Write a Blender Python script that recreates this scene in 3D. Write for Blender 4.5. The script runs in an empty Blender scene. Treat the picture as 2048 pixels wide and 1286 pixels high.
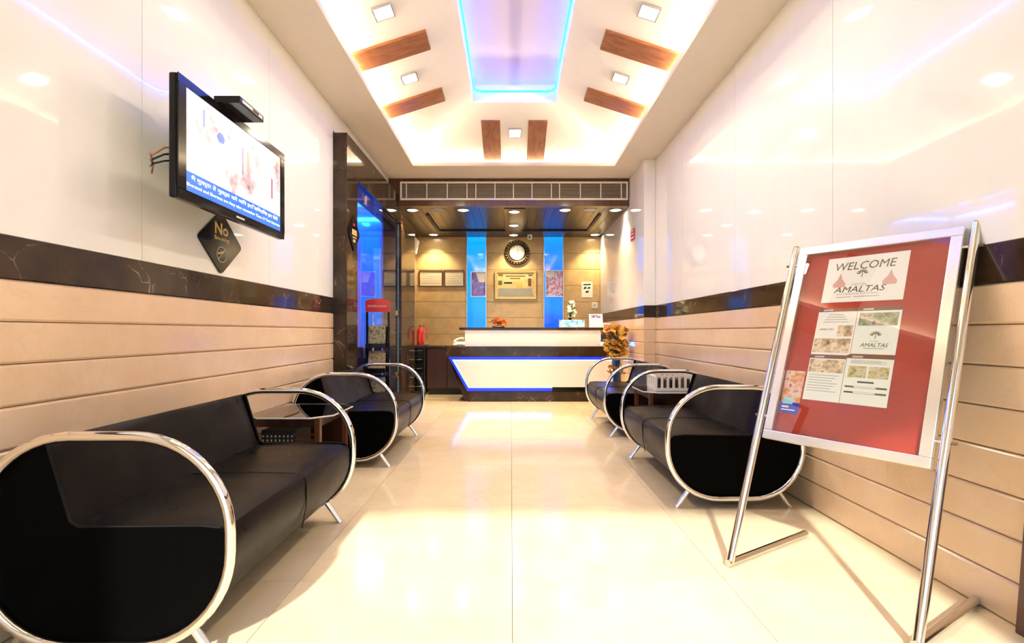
import bpy, bmesh, math, random
from mathutils import Vector, Matrix

random.seed(7)
S = bpy.context.scene
COL = S.collection
PI = math.pi

# ------------------------------------------------------------------ camera, world, sun, exposure
EYE = 1.05
cam_d = bpy.data.cameras.new('camera')
cam_d.sensor_width = 36.0
cam_d.lens = 1000.0 / 2048.0 * 36.0
cam_d.shift_x = 2.0 / 2048.0
cam_d.shift_y = 21.0 / 2048.0
cam_d.clip_start = 0.02
cam = bpy.data.objects.new('camera', cam_d)
cam.location = (0, 0, EYE)
cam.rotation_euler = (PI / 2, 0, 0)
COL.objects.link(cam)
S.camera = cam

world = bpy.data.worlds.new('daylight')
S.world = world
world.use_nodes = True
bg = world.node_tree.nodes['Background']
bg.inputs[0].default_value = (0.62, 0.80, 1.0, 1)
bg.inputs[1].default_value = 1.3

sun_d = bpy.data.lights.new('sun', 'SUN')
sun_d.energy = 3.9
sun_d.angle = math.radians(2.0)
sun_d.color = (1.0, 0.98, 0.95)
sun = bpy.data.objects.new('sun', sun_d)
sd = Vector((0.09, 0.98, -0.66))
sun.rotation_euler = sd.to_track_quat('-Z', 'Y').to_euler()
sun.location = (-2, -8, 6)
COL.objects.link(sun)

vs = S.view_settings
vs.view_transform = 'Standard'
vs.look = 'None'
vs.gamma = 1.0
vs.use_curve_mapping = False
vs.exposure = 0.95
try:
    S.cycles.max_bounces = 6
    S.cycles.diffuse_bounces = 4
    S.cycles.use_adaptive_sampling = True
    S.cycles.adaptive_threshold = 0.06
    S.cycles.glossy_bounces = 3
    S.cycles.transparent_max_bounces = 10
    S.cycles.sample_clamp_indirect = 6.0
    S.cycles.caustics_reflective = False
    S.cycles.caustics_refractive = False
except Exception:
    pass

# light levels (W for lamps, radiance for glowing surfaces)
P_SQUARE = 6.0
P_SPOT = 16.0
E_COVE = 82.0
E_BLUE = 12.0
WARM = (1.0, 0.78, 0.51)
WARM2 = (1.0, 0.77, 0.42)

# ------------------------------------------------------------------ room numbers
XL, XR = -1.71, 1.793
XR2 = 1.65            # right wall after the jog
YJ = 6.21             # jog
YF = -0.6             # front wall (entrance) behind the viewer
YB = 9.27             # back wall
ZC = 3.195            # lower ceiling
ZS = 2.81             # soffit over the reception
YS = 6.99             # bulkhead face
ZB0, ZB1 = 1.232, 1.38   # dark marble band


# ------------------------------------------------------------------ materials
def lin(h):
    h = h.lstrip('#')
    v = [int(h[i:i + 2], 16) / 255 for i in (0, 2, 4)]
    return tuple(x / 12.92 if x <= .04045 else ((x + .055) / 1.055) ** 2.4 for x in v)


class NT:
    def __init__(s, name):
        s.m = bpy.data.materials.new(name)
        s.m.use_nodes = True
        s.t = s.m.node_tree
        s.b = s.t.nodes['Principled BSDF']
        s.out = s.t.nodes['Material Output']

    def n(s, typ, props=None, **inp):
        nd = s.t.nodes.new(typ)
        for k, v in (props or {}).items():
            setattr(nd, k, v)
        for k, v in inp.items():
            key = int(k[1:]) if k[0] == 'i' and k[1:].isdigit() else k.replace('_', ' ')
            s.set(nd.inputs[key], v)
        return nd

    def set(s, sock, v):
        if isinstance(v, bpy.types.NodeSocket):
            s.t.links.new(v, sock)
        elif isinstance(v, bpy.types.Node):
            s.t.links.new(v.outputs[0], sock)
        else:
            if isinstance(v, tuple) and len(v) == 3 and sock.type == 'RGBA':
                v = v + (1,)
            sock.default_value = v

    def p(s, **kw):
        for k, v in kw.items():
            s.set(s.b.inputs[k.replace('_', ' ')], v)
        return s

    def coords(s, scale=(1, 1, 1), rnd=True):
        tc = s.n('ShaderNodeTexCoord')
        mp = s.n('ShaderNodeMapping')
        s.set(mp.inputs['Vector'], tc.outputs['Object'])
        mp.inputs['Scale'].default_value = scale
        if rnd:
            oi = s.n('ShaderNodeObjectInfo')
            mu = s.n('ShaderNodeMath', {'operation': 'MULTIPLY'}, i0=oi.outputs['Random'], i1=37.0)
            cb = s.n('ShaderNodeCombineXYZ', None, i0=mu, i1=mu, i2=mu)
            s.set(mp.inputs['Location'], cb)
        return mp.outputs[0]

    def ramp(s, fac, stops, interp='LINEAR'):
        r = s.n('ShaderNodeValToRGB')
        r.color_ramp.interpolation = interp
        el = r.color_ramp.elements
        while len(el) < len(stops):
            el.new(0.5)
        for e, (pos, c) in zip(el, stops):
            e.position = pos
            e.color = tuple(c) + (1,) if len(c) == 3 else c
        s.set(r.inputs[0], fac)
        return r.outputs[0]

    def mix(s, fac, a, b, mode='MIX'):
        x = s.n('ShaderNodeMix', {'data_type': 'RGBA', 'blend_type': mode})
        s.set(x.inputs[0], fac)
        s.set(x.inputs[6], a)
        s.set(x.inputs[7], b)
        return x.outputs[2]

    def bump(s, h, strength=.1, dist=.01):
        b = s.n('ShaderNodeBump', None, Height=h, Strength=strength, Distance=dist)
        s.set(s.b.inputs['Normal'], b)
        return s


def plain(name, col, rough=.5, metal=0.0, spec=.5, var=.04, bump=0.0, bscale=200, coat=0.0):
    t = NT(name)
    nz = t.n('ShaderNodeTexNoise', None, Vector=t.coords(rnd=False), Scale=9.0, Detail=3.0)
    c2 = tuple(max(0, x * (1 - var * 2)) for x in col)
    t.p(Base_Color=t.ramp(nz.outputs[0], [(.35, c2), (.65, col)]), Roughness=rough, Metallic=metal,
        Specular_IOR_Level=spec, Coat_Weight=coat, Coat_Roughness=.03)
    if bump:
        n2 = t.n('ShaderNodeTexNoise', None, Vector=t.coords(rnd=False), Scale=float(bscale), Detail=2.0)
        t.bump(n2.outputs[0], bump, .002)
    return t.m


def emit(name, col, strength, var=0.0):
    t = NT(name)
    t.p(Base_Color=(0.02, 0.02, 0.02), Emission_Color=col, Emission_Strength=strength, Roughness=.3)
    return t.m


def m_marble_dark():
    t = NT('dark_marble')
    v = t.coords()
    n1 = t.n('ShaderNodeTexNoise', None, Vector=v, Scale=3.2, Detail=6.0, Roughness=.62)
    warp = t.n('ShaderNodeTexNoise', None, Vector=v, Scale=4.0, Detail=3.0)
    vm = t.n('ShaderNodeVectorMath', {'operation': 'MULTIPLY_ADD'})
    t.set(vm.inputs[0], warp.outputs[1]); vm.inputs[1].default_value = (.35, .35, .35); t.set(vm.inputs[2], v)
    vo = t.n('ShaderNodeTexVoronoi', {'feature': 'DISTANCE_TO_EDGE'}, Vector=vm.outputs[0], Scale=5.0)
    vein = t.ramp(vo.outputs[0], [(0.0, (1, 1, 1)), (.018, (0, 0, 0))])
    mask = t.ramp(n1.outputs[0], [(.52, (0, 0, 0)), (.66, (1, 1, 1))])
    vm2 = t.n('ShaderNodeMath', {'operation': 'MULTIPLY'}, i0=vein, i1=mask)
    base = t.ramp(n1.outputs[0], [(.3, (.016, .009, .005)), (.6, (.050, .028, .014)), (.8, (.12, .070, .036))])
    t.p(Base_Color=t.mix(vm2.outputs[0], base, (.42, .32, .22)), Roughness=.07, Specular_IOR_Level=.32)
    return t.m


def m_stone(name, a, b, vein, rough=.16, sc=1.0, vs_=.35):
    t = NT(name)
    v = t.coords()
    n1 = t.n('ShaderNodeTexNoise', None, Vector=v, Scale=3.0 * sc, Detail=6.0, Roughness=.6)
    n2 = t.n('ShaderNodeTexNoise', None, Vector=v, Scale=1.6 * sc, Detail=8.0, Roughness=.65, Distortion=1.6)
    ve = t.ramp(n2.outputs[0], [(.485, (0, 0, 0)), (.5, (1, 1, 1)), (.515, (0, 0, 0))])
    mk = t.n('ShaderNodeMath', {'operation': 'MULTIPLY'}, i0=ve, i1=vs_)
    oi = t.n('ShaderNodeObjectInfo')
    hs = t.n('ShaderNodeHueSaturation')
    val = t.n('ShaderNodeMapRange', None, Value=oi.outputs['Random'], i3=.975, i4=1.02)
    t.set(hs.inputs['Value'], val)
    t.set(hs.inputs['Color'], t.mix(mk, t.ramp(n1.outputs[0], [(.32, a), (.68, b)]), vein))
    t.p(Base_Color=hs, Roughness=rough, Specular_IOR_Level=.5)
    return t.m


def m_wood(name, a, b, axis, rough=.3, scale=1.0, coat=.2):
    t = NT(name)
    sc = [22 * scale] * 3
    sc[axis] = 1.6 * scale
    v = t.coords(tuple(sc))
    n1 = t.n('ShaderNodeTexNoise', None, Vector=v, Scale=1.0, Detail=5.0, Roughness=.65, Distortion=.4)
    t.p(Base_Color=t.ramp(n1.outputs[0], [(.3, a), (.7, b)]), Roughness=rough, Coat_Weight=coat, Coat_Roughness=.1)
    t.bump(n1.outputs[0], .08, .001)
    return t.m


def m_leather():
    t = NT('black_leather')
    v = t.coords(rnd=False)
    n1 = t.n('ShaderNodeTexNoise', None, Vector=v, Scale=5.0, Detail=4.0)
    vo = t.n('ShaderNodeTexVoronoi', None, Vector=v, Scale=320.0)
    big = t.n('ShaderNodeTexNoise', None, Vector=v, Scale=3.0, Detail=2.0, Distortion=.8)
    ad = t.n('ShaderNodeMath', {'operation': 'MULTIPLY_ADD'}, i0=big.outputs[0], i1=9.0, i2=vo.outputs[0])
    t.p(Base_Color=t.ramp(n1.outputs[0], [(.35, (.0035, .0026, .002)), (.7, (.008, .0058, .0042))]),
        Roughness=t.ramp(n1.outputs[0], [(.3, (.26,) * 3), (.7, (.36,) * 3)]), Specular_IOR_Level=.10)
    t.bump(ad, .25, .0012)
    return t.m


def m_glass(name, tint=(1, 1, 1), refl=.1, rough=.0, dens=0.0):
    t = NT(name)
    tr = t.n('ShaderNodeBsdfTransparent', None, Color=tint)
    gl = t.n('ShaderNodeBsdfGlossy', None, Color=(1, 1, 1), Roughness=rough)
    fr = t.n('ShaderNodeFresnel', None, IOR=1.5)
    mr = t.n('ShaderNodeMapRange', None, Value=fr.outputs[0], i3=refl, i4=1.0)
    geo = t.n('ShaderNodeNewGeometry')
    inv = t.n('ShaderNodeMath', {'operation': 'SUBTRACT'}, i0=1.0, i1=geo.outputs['Backfacing'])
    fac = t.n('ShaderNodeMath', {'operation': 'MULTIPLY'}, i0=mr.outputs[0], i1=inv.outputs[0])
    mx = t.n('ShaderNodeMixShader', None, i0=fac.outputs[0], i1=tr.outputs[0], i2=gl.outputs[0])
    t.set(t.out.inputs[0], mx.outputs[0])
    return t.m


def m_patches(name, cols, scale, rough=.4, em=0.0, axis=None, detail=2.0):
    """flat print: irregular patches of colour"""
    t = NT(name)
    v = t.coords((1, 1, 1), rnd=False)
    nz = t.n('ShaderNodeTexNoise', None, Vector=v, Scale=scale, Detail=detail, Roughness=.6)
    k = len(cols)
    c = t.ramp(nz.outputs[0], [(.30 + .42 * i / max(1, k - 1), cc) for i, cc in enumerate(cols)], 'LINEAR')
    if em:
        t.p(Base_Color=(.02, .02, .02), Emission_Color=c, Emission_Strength=em, Roughness=.15)
    else:
        t.p(Base_Color=c, Roughness=rough)
    return t.m


M = {}
M['white_panel'] = plain('white_gloss_panel', (.86, .845, .81), .035, spec=.55, var=.008)
M['paint'] = plain('cream_ceiling_paint', (.74, .67, .56), .6, var=.01)
M['white_paint'] = plain('white_ceiling_paint', (.90, .88, .84), .55, var=.01)
M['backing'] = plain('joint_mortar', (.34, .24, .15), .8)
M['stone'] = m_stone('beige_marble_plank', (.74, .52, .32), (.81, .60, .40), (.55, .37, .22), .17, 1.0, .16)
M['backstone'] = m_stone('golden_stone_panel', (.50, .34, .155), (.62, .44, .215), (.38, .24, .10), .18, 1.6, .25)
M['floor'] = m_stone('cream_marble_floor', (.79, .62, .38), (.86, .71, .48), (.62, .44, .24), .12, .8, .22)
M['joint'] = plain('floor_joint', (.55, .44, .30), .7)
M['dark'] = m_marble_dark()
M['leather'] = m_leather()
M['piping'] = plain('black_piping', (.006, .005, .005), .4, spec=.12)
M['endpanel'] = plain('black_end_panel_leather', (.0016, .0014, .0014), .45, spec=.025, bump=.08, bscale=320)
M['chrome'] = plain('polished_chrome', (.86, .85, .84), .045, 1.0, var=.005)
M['steel'] = plain('brushed_steel', (.74, .72, .69), .16, 1.0, var=.03)
M['silver'] = plain('satin_silver_frame', (.82, .79, .74), .22, .85, var=.01)
M['teak'] = m_wood('teak_veneer', (.17, .052, .016), (.36, .130, .042), 0, .35)
M['teak_y'] = m_wood('teak_veneer_lengthwise', (.17, .052, .016), (.36, .130, .042), 1, .35)
M['soffit'] = m_wood('dark_soffit_wood', (.009, .0035, .002), (.022, .008, .004), 1, .30, 1.0, 0.0)
M['walnut'] = m_wood('walnut_fascia', (.045, .016, .008), (.100, .036, .016), 2, .32)
M['cabinet'] = m_wood('dark_red_cabinet_wood', (.022, .007, .004), (.050, .014, .008), 2, .3)
M['legwood'] = m_wood('reddish_table_wood', (.06, .020, .009), (.13, .046, .019), 2, .3)
M['black'] = plain('black_plastic', (.006, .006, .007), .12, spec=.25)
M['blackmatt'] = plain('black_matt', (.012, .011, .011), .6)
M['gold'] = plain('gold_metal', (.80, .52, .16), .22, 1.0)
M['goldpaint'] = plain('gold_print', (.72, .48, .12), .35)
M['silverprint'] = plain('pale_print', (.60, .58, .52), .4)
M['red'] = plain('red_enamel', (.55, .012, .010), .22, coat=.4)
M['redfelt'] = plain('red_board_felt', (.40, .026, .009), .75, var=.05)
M['white'] = plain('white_plastic', (.85, .83, .79), .35)
M['cream'] = plain('cream_laminate', (.88, .84, .76), .10, var=.006)
M['paper'] = plain('printed_paper', (.90, .89, .81), .5, var=.01)
M['paper2'] = plain('greenish_paper', (.83, .88, .77), .5, var=.01)
M['bronze'] = plain('bronze_rim', (.07, .045, .022), .25, .5)
M['ink'] = plain('dark_green_ink', (.035, .05, .025), .5)
M['oliveink'] = plain('olive_ink', (.13, .12, .04), .5)
M['grayink'] = plain('grey_ink', (.38, .37, .33), .5)
M['brownink'] = plain('brown_ink', (.16, .07, .03), .5)
M['orangeink'] = plain('orange_ink', (.65, .26, .12), .5)
M['blackink'] = plain('black_ink', (.012, .012, .012), .5)
M['purpleink'] = plain('purple_ink', (.11, .06, .30), .5)
M['photo_a'] = m_patches('photo_print_room', [(.10, .06, .03), (.50, .36, .20), (.85, .72, .50), (.30, .22, .12)], 26)
M['photo_b'] = m_patches('photo_print_garden', [(.05, .05, .03), (.16, .22, .06), (.45, .42, .36), (.10, .09, .08)], 24)
M['photo_c'] = m_patches('photo_print_lawn', [(.14, .20, .04), (.55, .45, .15), (.62, .60, .42), (.20, .24, .08)], 34)
M['glass'] = m_glass('clear_glass', (.95, .98, .97), .05)
M['boardglass'] = m_glass('board_glass', (.99, .99, .99), .03)
M['tableglass'] = m_glass('smoked_table_glass', (.40, .35, .28), .12)
M['glassedge'] = plain('green_glass_edge', (.20, .42, .34), .2)
M['lamp'] = emit('lamp_lens', (1.0, .93, .80), 14.0)
M['lamp2'] = emit('spot_lens', (1.0, .90, .68), 16.0)
M['cove'] = emit('cove_strip', WARM, E_COVE)
M['bluestrip'] = emit('blue_strip', (.003, .105, 1.0), 14.0)
M['blueled'] = emit('blue_led_border', (.004, .026, 1.0), .62)
M['ledstrip'] = emit('blue_white_led', (.10, .38, 1.0), 3.0)
M['bluelamp'] = emit('blue_bulb', (.05, .35, 1.0), 16.0)
M['blueroom'] = emit('blue_cove_strip', (.01, .16, 1.0), E_BLUE)
M['leafgreen'] = plain('green_leaf', (.035, .10, .018), .4)
M['darkgreen'] = plain('dark_green_leaf', (.016, .05, .016), .4)
M['yellow'] = plain('golden_petal', (.95, .58, .07), .5, var=.12)
M['amber'] = plain('amber_petal', (.55, .19, .02), .5, var=.2)
M['orange'] = plain('orange_leaf', (.70, .17, .02), .5, var=.15)
M['petalwhite'] = plain('white_petal', (.86, .86, .66), .5, var=.04)
M['bluevase'] = plain('blue_vase_glaze', (.008, .045, .22), .08)
M['stem'] = plain('brown_stem', (.06, .045, .02), .6)
M['newsprint'] = m_patches('newspaper_print', [(.05, .045, .03), (.22, .19, .12), (.36, .31, .21), (.08, .06, .04)], 30)
M['newsprint2'] = m_patches('newspaper_photo', [(.14, .06, .03), (.45, .33, .18), (.18, .12, .07)], 18)


# ------------------------------------------------------------------ mesh helpers
class MB:
    def __init__(s):
        s.v = []
        s.f = []

    def add(s, verts, faces):
        o = len(s.v)
        s.v += [tuple(p) for p in verts]
        s.f += [tuple(i + o for i in f) for f in faces]
        return s

    def box(s, x0, x1, y0, y1, z0, z1):
        v = [(x, y, z) for z in (z0, z1) for y in (y0, y1) for x in (x0, x1)]
        return s.add(v, [(0, 2, 3, 1), (4, 5, 7, 6), (0, 1, 5, 4), (2, 6, 7, 3), (0, 4, 6, 2), (1, 3, 7, 5)])

    def obox(s, O, u, v, w, su, sv, sw):
        """box spanned from O along unit vectors u, v, w"""
        O, u, v, w = Vector(O), Vector(u), Vector(v), Vector(w)
        p = [O + u * a * su + v * b * sv + w * c * sw for c in (0, 1) for b in (0, 1) for a in (0, 1)]
        return s.add(p, [(0, 2, 3, 1), (4, 5, 7, 6), (0, 1, 5, 4), (2, 6, 7, 3), (0, 4, 6, 2), (1, 3, 7, 5)])

    def tube(s, pts, r, n=10, closed=False, caps=True):
        pts = [Vector(p) for p in pts]
        k = len(pts)
        rs = r if isinstance(r, (list, tuple)) else [r] * k
        rings = []
        prev = None
        for i in range(k):
            if closed:
                t = (pts[(i + 1) % k] - pts[i - 1]).normalized()
            else:
                t = (pts[min(i + 1, k - 1)] - pts[max(i - 1, 0)]).normalized()
            if prev is None:
                a = Vector((0, 0, 1)) if abs(t.z) < .9 else Vector((1, 0, 0))
                nrm = (a - t * a.dot(t)).normalized()
            else:
                nrm = (prev - t * prev.dot(t)).normalized()
            prev = nrm
            b = t.cross(nrm)
            rings.append([pts[i] + (nrm * math.cos(2 * PI * j / n) + b * math.sin(2 * PI * j / n)) * rs[i] for j in range(n)])
        v = [p for ring in rings for p in ring]
        f = []
        for i in range(k if closed else k - 1):
            a, b = i * n, ((i + 1) % k) * n
            for j in range(n):
                f.append((a + j, a + (j + 1) % n, b + (j + 1) % n, b + j))
        if caps and not closed:
            f.append(tuple(range(n))[::-1])
            f.append(tuple((k - 1) * n + j for j in range(n)))
        return s.add(v, f)

    def lathe(s, prof, c=(0, 0, 0), n=20, axis='z', cap=True):
        v, f = [], []
        for r, h in prof:
            for j in range(n):
                a = 2 * PI * j / n
                p = (r * math.cos(a), r * math.sin(a), h)
                if axis == 'y':
                    p = (p[0], h, p[1])
                elif axis == 'x':
                    p = (h, p[0], p[1])
                v.append((p[0] + c[0], p[1] + c[1], p[2] + c[2]))
        for i in range(len(prof) - 1):
            for j in range(n):
                f.append((i * n + j, i * n + (j + 1) % n, (i + 1) * n + (j + 1) % n, (i + 1) * n + j))
        if cap and prof[0][0] > 1e-5:
            f.append(tuple(range(n))[::-1])
        if cap and prof[-1][0] > 1e-5:
            f.append(tuple((len(prof) - 1) * n + j for j in range(n)))
        return s.add(v, f)

    def prism(s, poly, d0, d1, fn):
        """poly (a,b) swept from d0 to d1; fn(a,b,d) -> xyz"""
        n = len(poly)
        v = [fn(a, b, d0) for a, b in poly] + [fn(a, b, d1) for a, b in poly]
        f = [tuple(range(n))[::-1], tuple(range(n, 2 * n))]
        f += [(i, (i + 1) % n, n + (i + 1) % n, n + i) for i in range(n)]
        return s.add(v, f)

    def quad(s, a, b, c, d):
        return s.add([a, b, c, d], [(0, 1, 2, 3)])

    def build(s, name, mat, parent=None, smooth=False, bevel=0.0, seg=2):
        off = Vector((0, 0, 0))
        q = parent
        while q is not None:
            off += q.location
            q = q.parent
        me = bpy.data.meshes.new(name)
        me.from_pydata([tuple(Vector(p) - off) for p in s.v], [], s.f)
        bm = bmesh.new()
        bm.from_mesh(me)
        bmesh.ops.remove_doubles(bm, verts=bm.verts, dist=1e-6)
        bmesh.ops.recalc_face_normals(bm, faces=bm.faces)
        if bevel:
            es = [e for e in bm.edges if len(e.link_faces) == 2 and e.calc_face_angle(0) > .5]
            bmesh.ops.bevel(bm, geom=es, offset=bevel, segments=seg, affect='EDGES', profile=.5, clamp_overlap=True)
        bm.to_mesh(me)
        bm.free()
        if smooth:
            me.shade_smooth()
            try:
                me.set_sharp_from_angle(angle=math.radians(38))
            except Exception:
                pass
        me.materials.append(M[mat] if isinstance(mat, str) else mat)
        o = bpy.data.objects.new(name, me)
        COL.objects.link(o)
        o.parent = parent
        return o


def tag(o, label, cat, group=None):
    o['label'] = label
    o['category'] = cat
    if group:
        o['group'] = group
    return o


def thing(name, label, cat, loc=(0, 0, 0), group=None):
    o = bpy.data.objects.new(name, None)
    o.empty_display_size = .1
    o.location = loc
    COL.objects.link(o)
    return tag(o, label, cat, group)


def struct(o):
    o['kind'] = 'structure'
    return o


def link_copy(o, parent, loc=None, rot=None, scale=None):
    c = o.copy()
    COL.objects.link(c)
    c.parent = parent
    if loc is not None:
        c.location = loc
    if rot is not None:
        c.rotation_euler = rot
    if scale is not None:
        c.scale = scale
    return c


def copy_tree(o, parent=None):
    c = o.copy()
    COL.objects.link(c)
    c.parent = parent
    for ch in list(o.children):
        copy_tree(ch, c)
    return c


def inst(mesh, name, parent, loc, rot=(0, 0, 0), scale=(1, 1, 1)):
    """a piece that shares mesh data; loc in world, parent at its own location"""
    o = bpy.data.objects.new(name, mesh)
    COL.objects.link(o)
    o.parent = parent
    off = Vector((0, 0, 0))
    q = parent
    while q is not None:
        off += q.location
        q = q.parent
    o.location = Vector(loc) - off
    o.rotation_euler = rot
    o.scale = scale
    return o


def text(name, body, O, u, v, w, h, mat, parent, thick=.0006, shear=0.0, bold=0.0):
    """lettering that fills the box w x h with lower left corner O in the plane u, v"""
    cu = bpy.data.curves.new('lettering', 'FONT')
    cu.body = body
    cu.extrude = .02
    cu.resolution_u = 2
    cu.shear = shear
    cu.offset = bold
    ob = bpy.data.objects.new('lettering', cu)
    COL.objects.link(ob)
    dg = bpy.context.evaluated_depsgraph_get()
    ev = ob.evaluated_get(dg)
    me0 = ev.to_mesh()
    vs_ = [Vector(p.co) for p in me0.vertices]
    fs = [tuple(p.vertices) for p in me0.polygons]
    ev.to_mesh_clear()
    bpy.data.objects.remove(ob)
    bpy.data.curves.remove(cu)
    if not vs_:
        return None
    x0, x1 = min(p.x for p in vs_), max(p.x for p in vs_)
    y0, y1 = min(p.y for p in vs_), max(p.y for p in vs_)
    O, u, v = Vector(O), Vector(u), Vector(v)
    nn = u.cross(v).normalized()
    mb = MB()
    mb.add([O + u * ((p.x - x0) / (x1 - x0) * w) + v * ((p.y - y0) / (y1 - y0) * h) + nn * ((p.z + .02) / .04 * thick) for p in vs_], fs)
    return mb.build(name, mat, parent)


def area_light(name, loc, size, power, col, direction=(0, 0, -1), shape='DISK', spread=PI, parent=None):
    d = bpy.data.lights.new(name, 'AREA')
    d.shape = shape
    d.size = size
    d.energy = power
    d.color = col
    d.spread = spread
    o = bpy.data.objects.new(name, d)
    o.rotation_euler = Vector(direction).to_track_quat('-Z', 'Y').to_euler()
    COL.objects.link(o)
    o.parent = parent
    off = Vector((0, 0, 0))
    q = parent
    while q is not None:
        off += q.location
        q = q.parent
    o.location = Vector(loc) - off
    return o


# ------------------------------------------------------------------ floor
fl = struct(MB().box(-3.9, 2.0, YF, YB + .1, -.12, -.02).build('floor', 'joint'))
TX, TY = .90, .92
cols_x = [-1.84, -.895, .005, .905, 1.83]
rows_y = [YF] + [2.11 + TY * k for k in range(-2, 8)] + [YB]
cache = {}
for i in range(len(cols_x) - 1):
    for j in range(len(rows_y) - 1):
        sx, sy = cols_x[i + 1] - cols_x[i], rows_y[j + 1] - rows_y[j]
        key = (round(sx, 3), round(sy, 3))
        g = .0010
        if key not in cache:
            t = MB().box(-sx / 2 + g, sx / 2 - g, -sy / 2 + g, sy / 2 - g, -.02, 0).build('floor_tile', 'floor', fl, bevel=.0006, seg=1)
            t.location = (cols_x[i] + sx / 2, rows_y[j] + sy / 2, 0)
            cache[key] = t.data
        else:
            inst(cache[key], 'floor_tile', fl, (cols_x[i] + sx / 2, rows_y[j] + sy / 2, 0))
MB().box(-3.9, -1.842, 4.5, 8.6, -.02, 0).build('floor_slab', 'floor', fl)


# ------------------------------------------------------------------ side walls: stone planks, marble band, white panels
def plank_mesh(L, Hh, depth=.014, ch=.006, end=.0002):
    """front face towards +X, length along Y, height along Z, centred; chamfered long edges"""
    prof = [(0, 0), (depth - ch, 0), (depth, ch), (depth, Hh - ch), (depth - ch, Hh), (0, Hh)]
    mb = MB().prism(prof, end, L - end, lambda a, b, d: (a, d, b))
    return mb


PM = {}


def plank(parent, x, y0, y1, z0, z1, face, mat, name, depth=.014, ch=.008, gap=.004):
    L, Hh = round(y1 - y0, 4), round(z1 - z0 - gap, 4)
    key = (L, Hh, mat, depth, ch)
    if key not in PM:
        o = plank_mesh(L, Hh, depth, ch, .0016 if mat == 'white_panel' else .0002).build(name, mat, parent)
        PM[key] = o.data
        o.location = Vector((x, y0, z0 + gap / 2)) - parent.location
    else:
        o = inst(PM[key], name, parent, (x, y0, z0 + gap / 2))
    if face < 0:
        o.rotation_euler = (0, 0, PI)
        o.location.y += L
    return o


def clad(parent, x, face, y0, y1, zrows, plank_len, stag, band_j, panel_j, ztop, panel_depth=.012):
    for r in range(len(zrows) - 1):
        cuts = [y0]
        y = y0 + (stag[r % len(stag)])
        while y < y1 - .12:
            if y > y0 + .12:
                cuts.append(y)
            y += plank_len
        cuts.append(y1)
        for a, b in zip(cuts[:-1], cuts[1:]):
            plank(parent, x, a, b, zrows[r + 1], zrows[r], face, 'stone', 'stone_plank')
    cuts = [y0] + [y for y in band_j if y0 + .1 < y < y1 - .1] + [y1]
    for a, b in zip(cuts[:-1], cuts[1:]):
        plank(parent, x, a, b, ZB0, ZB1, face, 'dark', 'marble_tile', .015, .002, .001)
    cuts = [y0] + [y for y in panel_j if y0 + .05 < y < y1 - .05] + [y1]
    for a, b in zip(cuts[:-1], cuts[1:]):
        plank(parent, x, a, b, ZB1, ztop, face, 'white_panel', 'white_panel', panel_depth, .0012, .001)


TH = .014
rows_l = [ZB0 - .1465 * k for k in range(8)] + [0.0]
rows_r = [.154 * k for k in range(8, -1, -1)]
wl = struct(MB().box(XL - .2, XL - TH, YF, 4.81, 0, ZC + .7).box(XL - .2, XL - TH, 4.81, YS, 2.985, ZC + .7).build('wall_left', 'backing'))
clad(wl, XL - TH, 1, YF, 4.81, rows_l, 1.22, [.9, .3, .7, .1, .55], [-.236, .824, 1.884, 2.944, 4.0], [-.12, 1.10, 2.32, 3.54], ZC)
plank(wl, XL - TH, 4.81, YS, 2.99, ZC, 1, 'white_panel', 'white_panel', .012, .0012, .001)

wr = struct(MB().box(XR + TH, XR + .2, YF, YJ + .014, 0, ZC + .7).build('wall_right', 'backing'))
wr2 = struct(MB().box(XR2 + TH, XR + .2, YJ + .0145, YB, 0, ZC + .7).build('wall_right_far', 'backing'))
clad(wr, XR + TH, -1, YF, YJ, rows_r, 1.22, [.55, 1.05, .2, .8, .45], [.5, 1.5, 2.5, 3.5, 4.45, 5.4], [.35, 1.57, 2.79, 4.01, 5.23], ZC)
clad(wr2, XR2 + TH, -1, YJ, YB, rows_r, 1.22, [.4, .9, .2], [7.2, 8.2], [7.38, 8.6], ZC)
# the little face of the jog, seen head-on
jog = [('dark', ZB0, ZB1, 'marble_tile'), ('white_panel', ZB1, ZC, 'white_panel')] + [('stone', rows_r[i + 1], rows_r[i], 'stone_plank') for i in range(8)]
for mt, a, b, nm in jog:
    MB().box(XR2 + .002, XR, YJ - .002, YJ + .013, a + .001, b - .0015).build(nm, mt, wr2, bevel=.0015, seg=1)

# tapered wooden edging where the stone ends by the entrance
ed = MB()
ed.prism([(1.20, 0), (1.747, 0), (1.700, .62), (1.20, .62)], XR - .034, XR - .002, lambda a, b, d: (d, a, b))
struct(ed.build('trim_1', 'walnut', None, bevel=.004))

# ------------------------------------------------------------------ entrance wall behind the viewer, with the glazed opening
ent = MB()
OX, OZ = 1.52, 2.46
ent.box(XL - .2, -OX, YF - .15, YF, 0, ZC + .7).box(OX, XR + .2, YF - .15, YF, 0, ZC + .7).box(-OX, OX, YF - .15, YF, OZ, ZC + .7)
struct(ent.build('wall_front', 'paint'))
dr = struct(MB().box(-OX, -OX + .05, YF - .1, YF - .05, 0, OZ).box(OX - .05, OX, YF - .1, YF - .05, 0, OZ).box(-OX, OX, YF - .1, YF - .05, OZ - .05, OZ).build('door_1', 'steel'))
for a, b in ((-OX + .05, -.02), (.02, OX - .05)):
    MB().box(a, b, YF - .08, YF - .07, .02, OZ - .05).build('pane', 'glass', dr)
struct(MB().box(-9, 9, -14, YF - .15, -.14, -.02).build('floor_outside', 'joint'))

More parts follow.
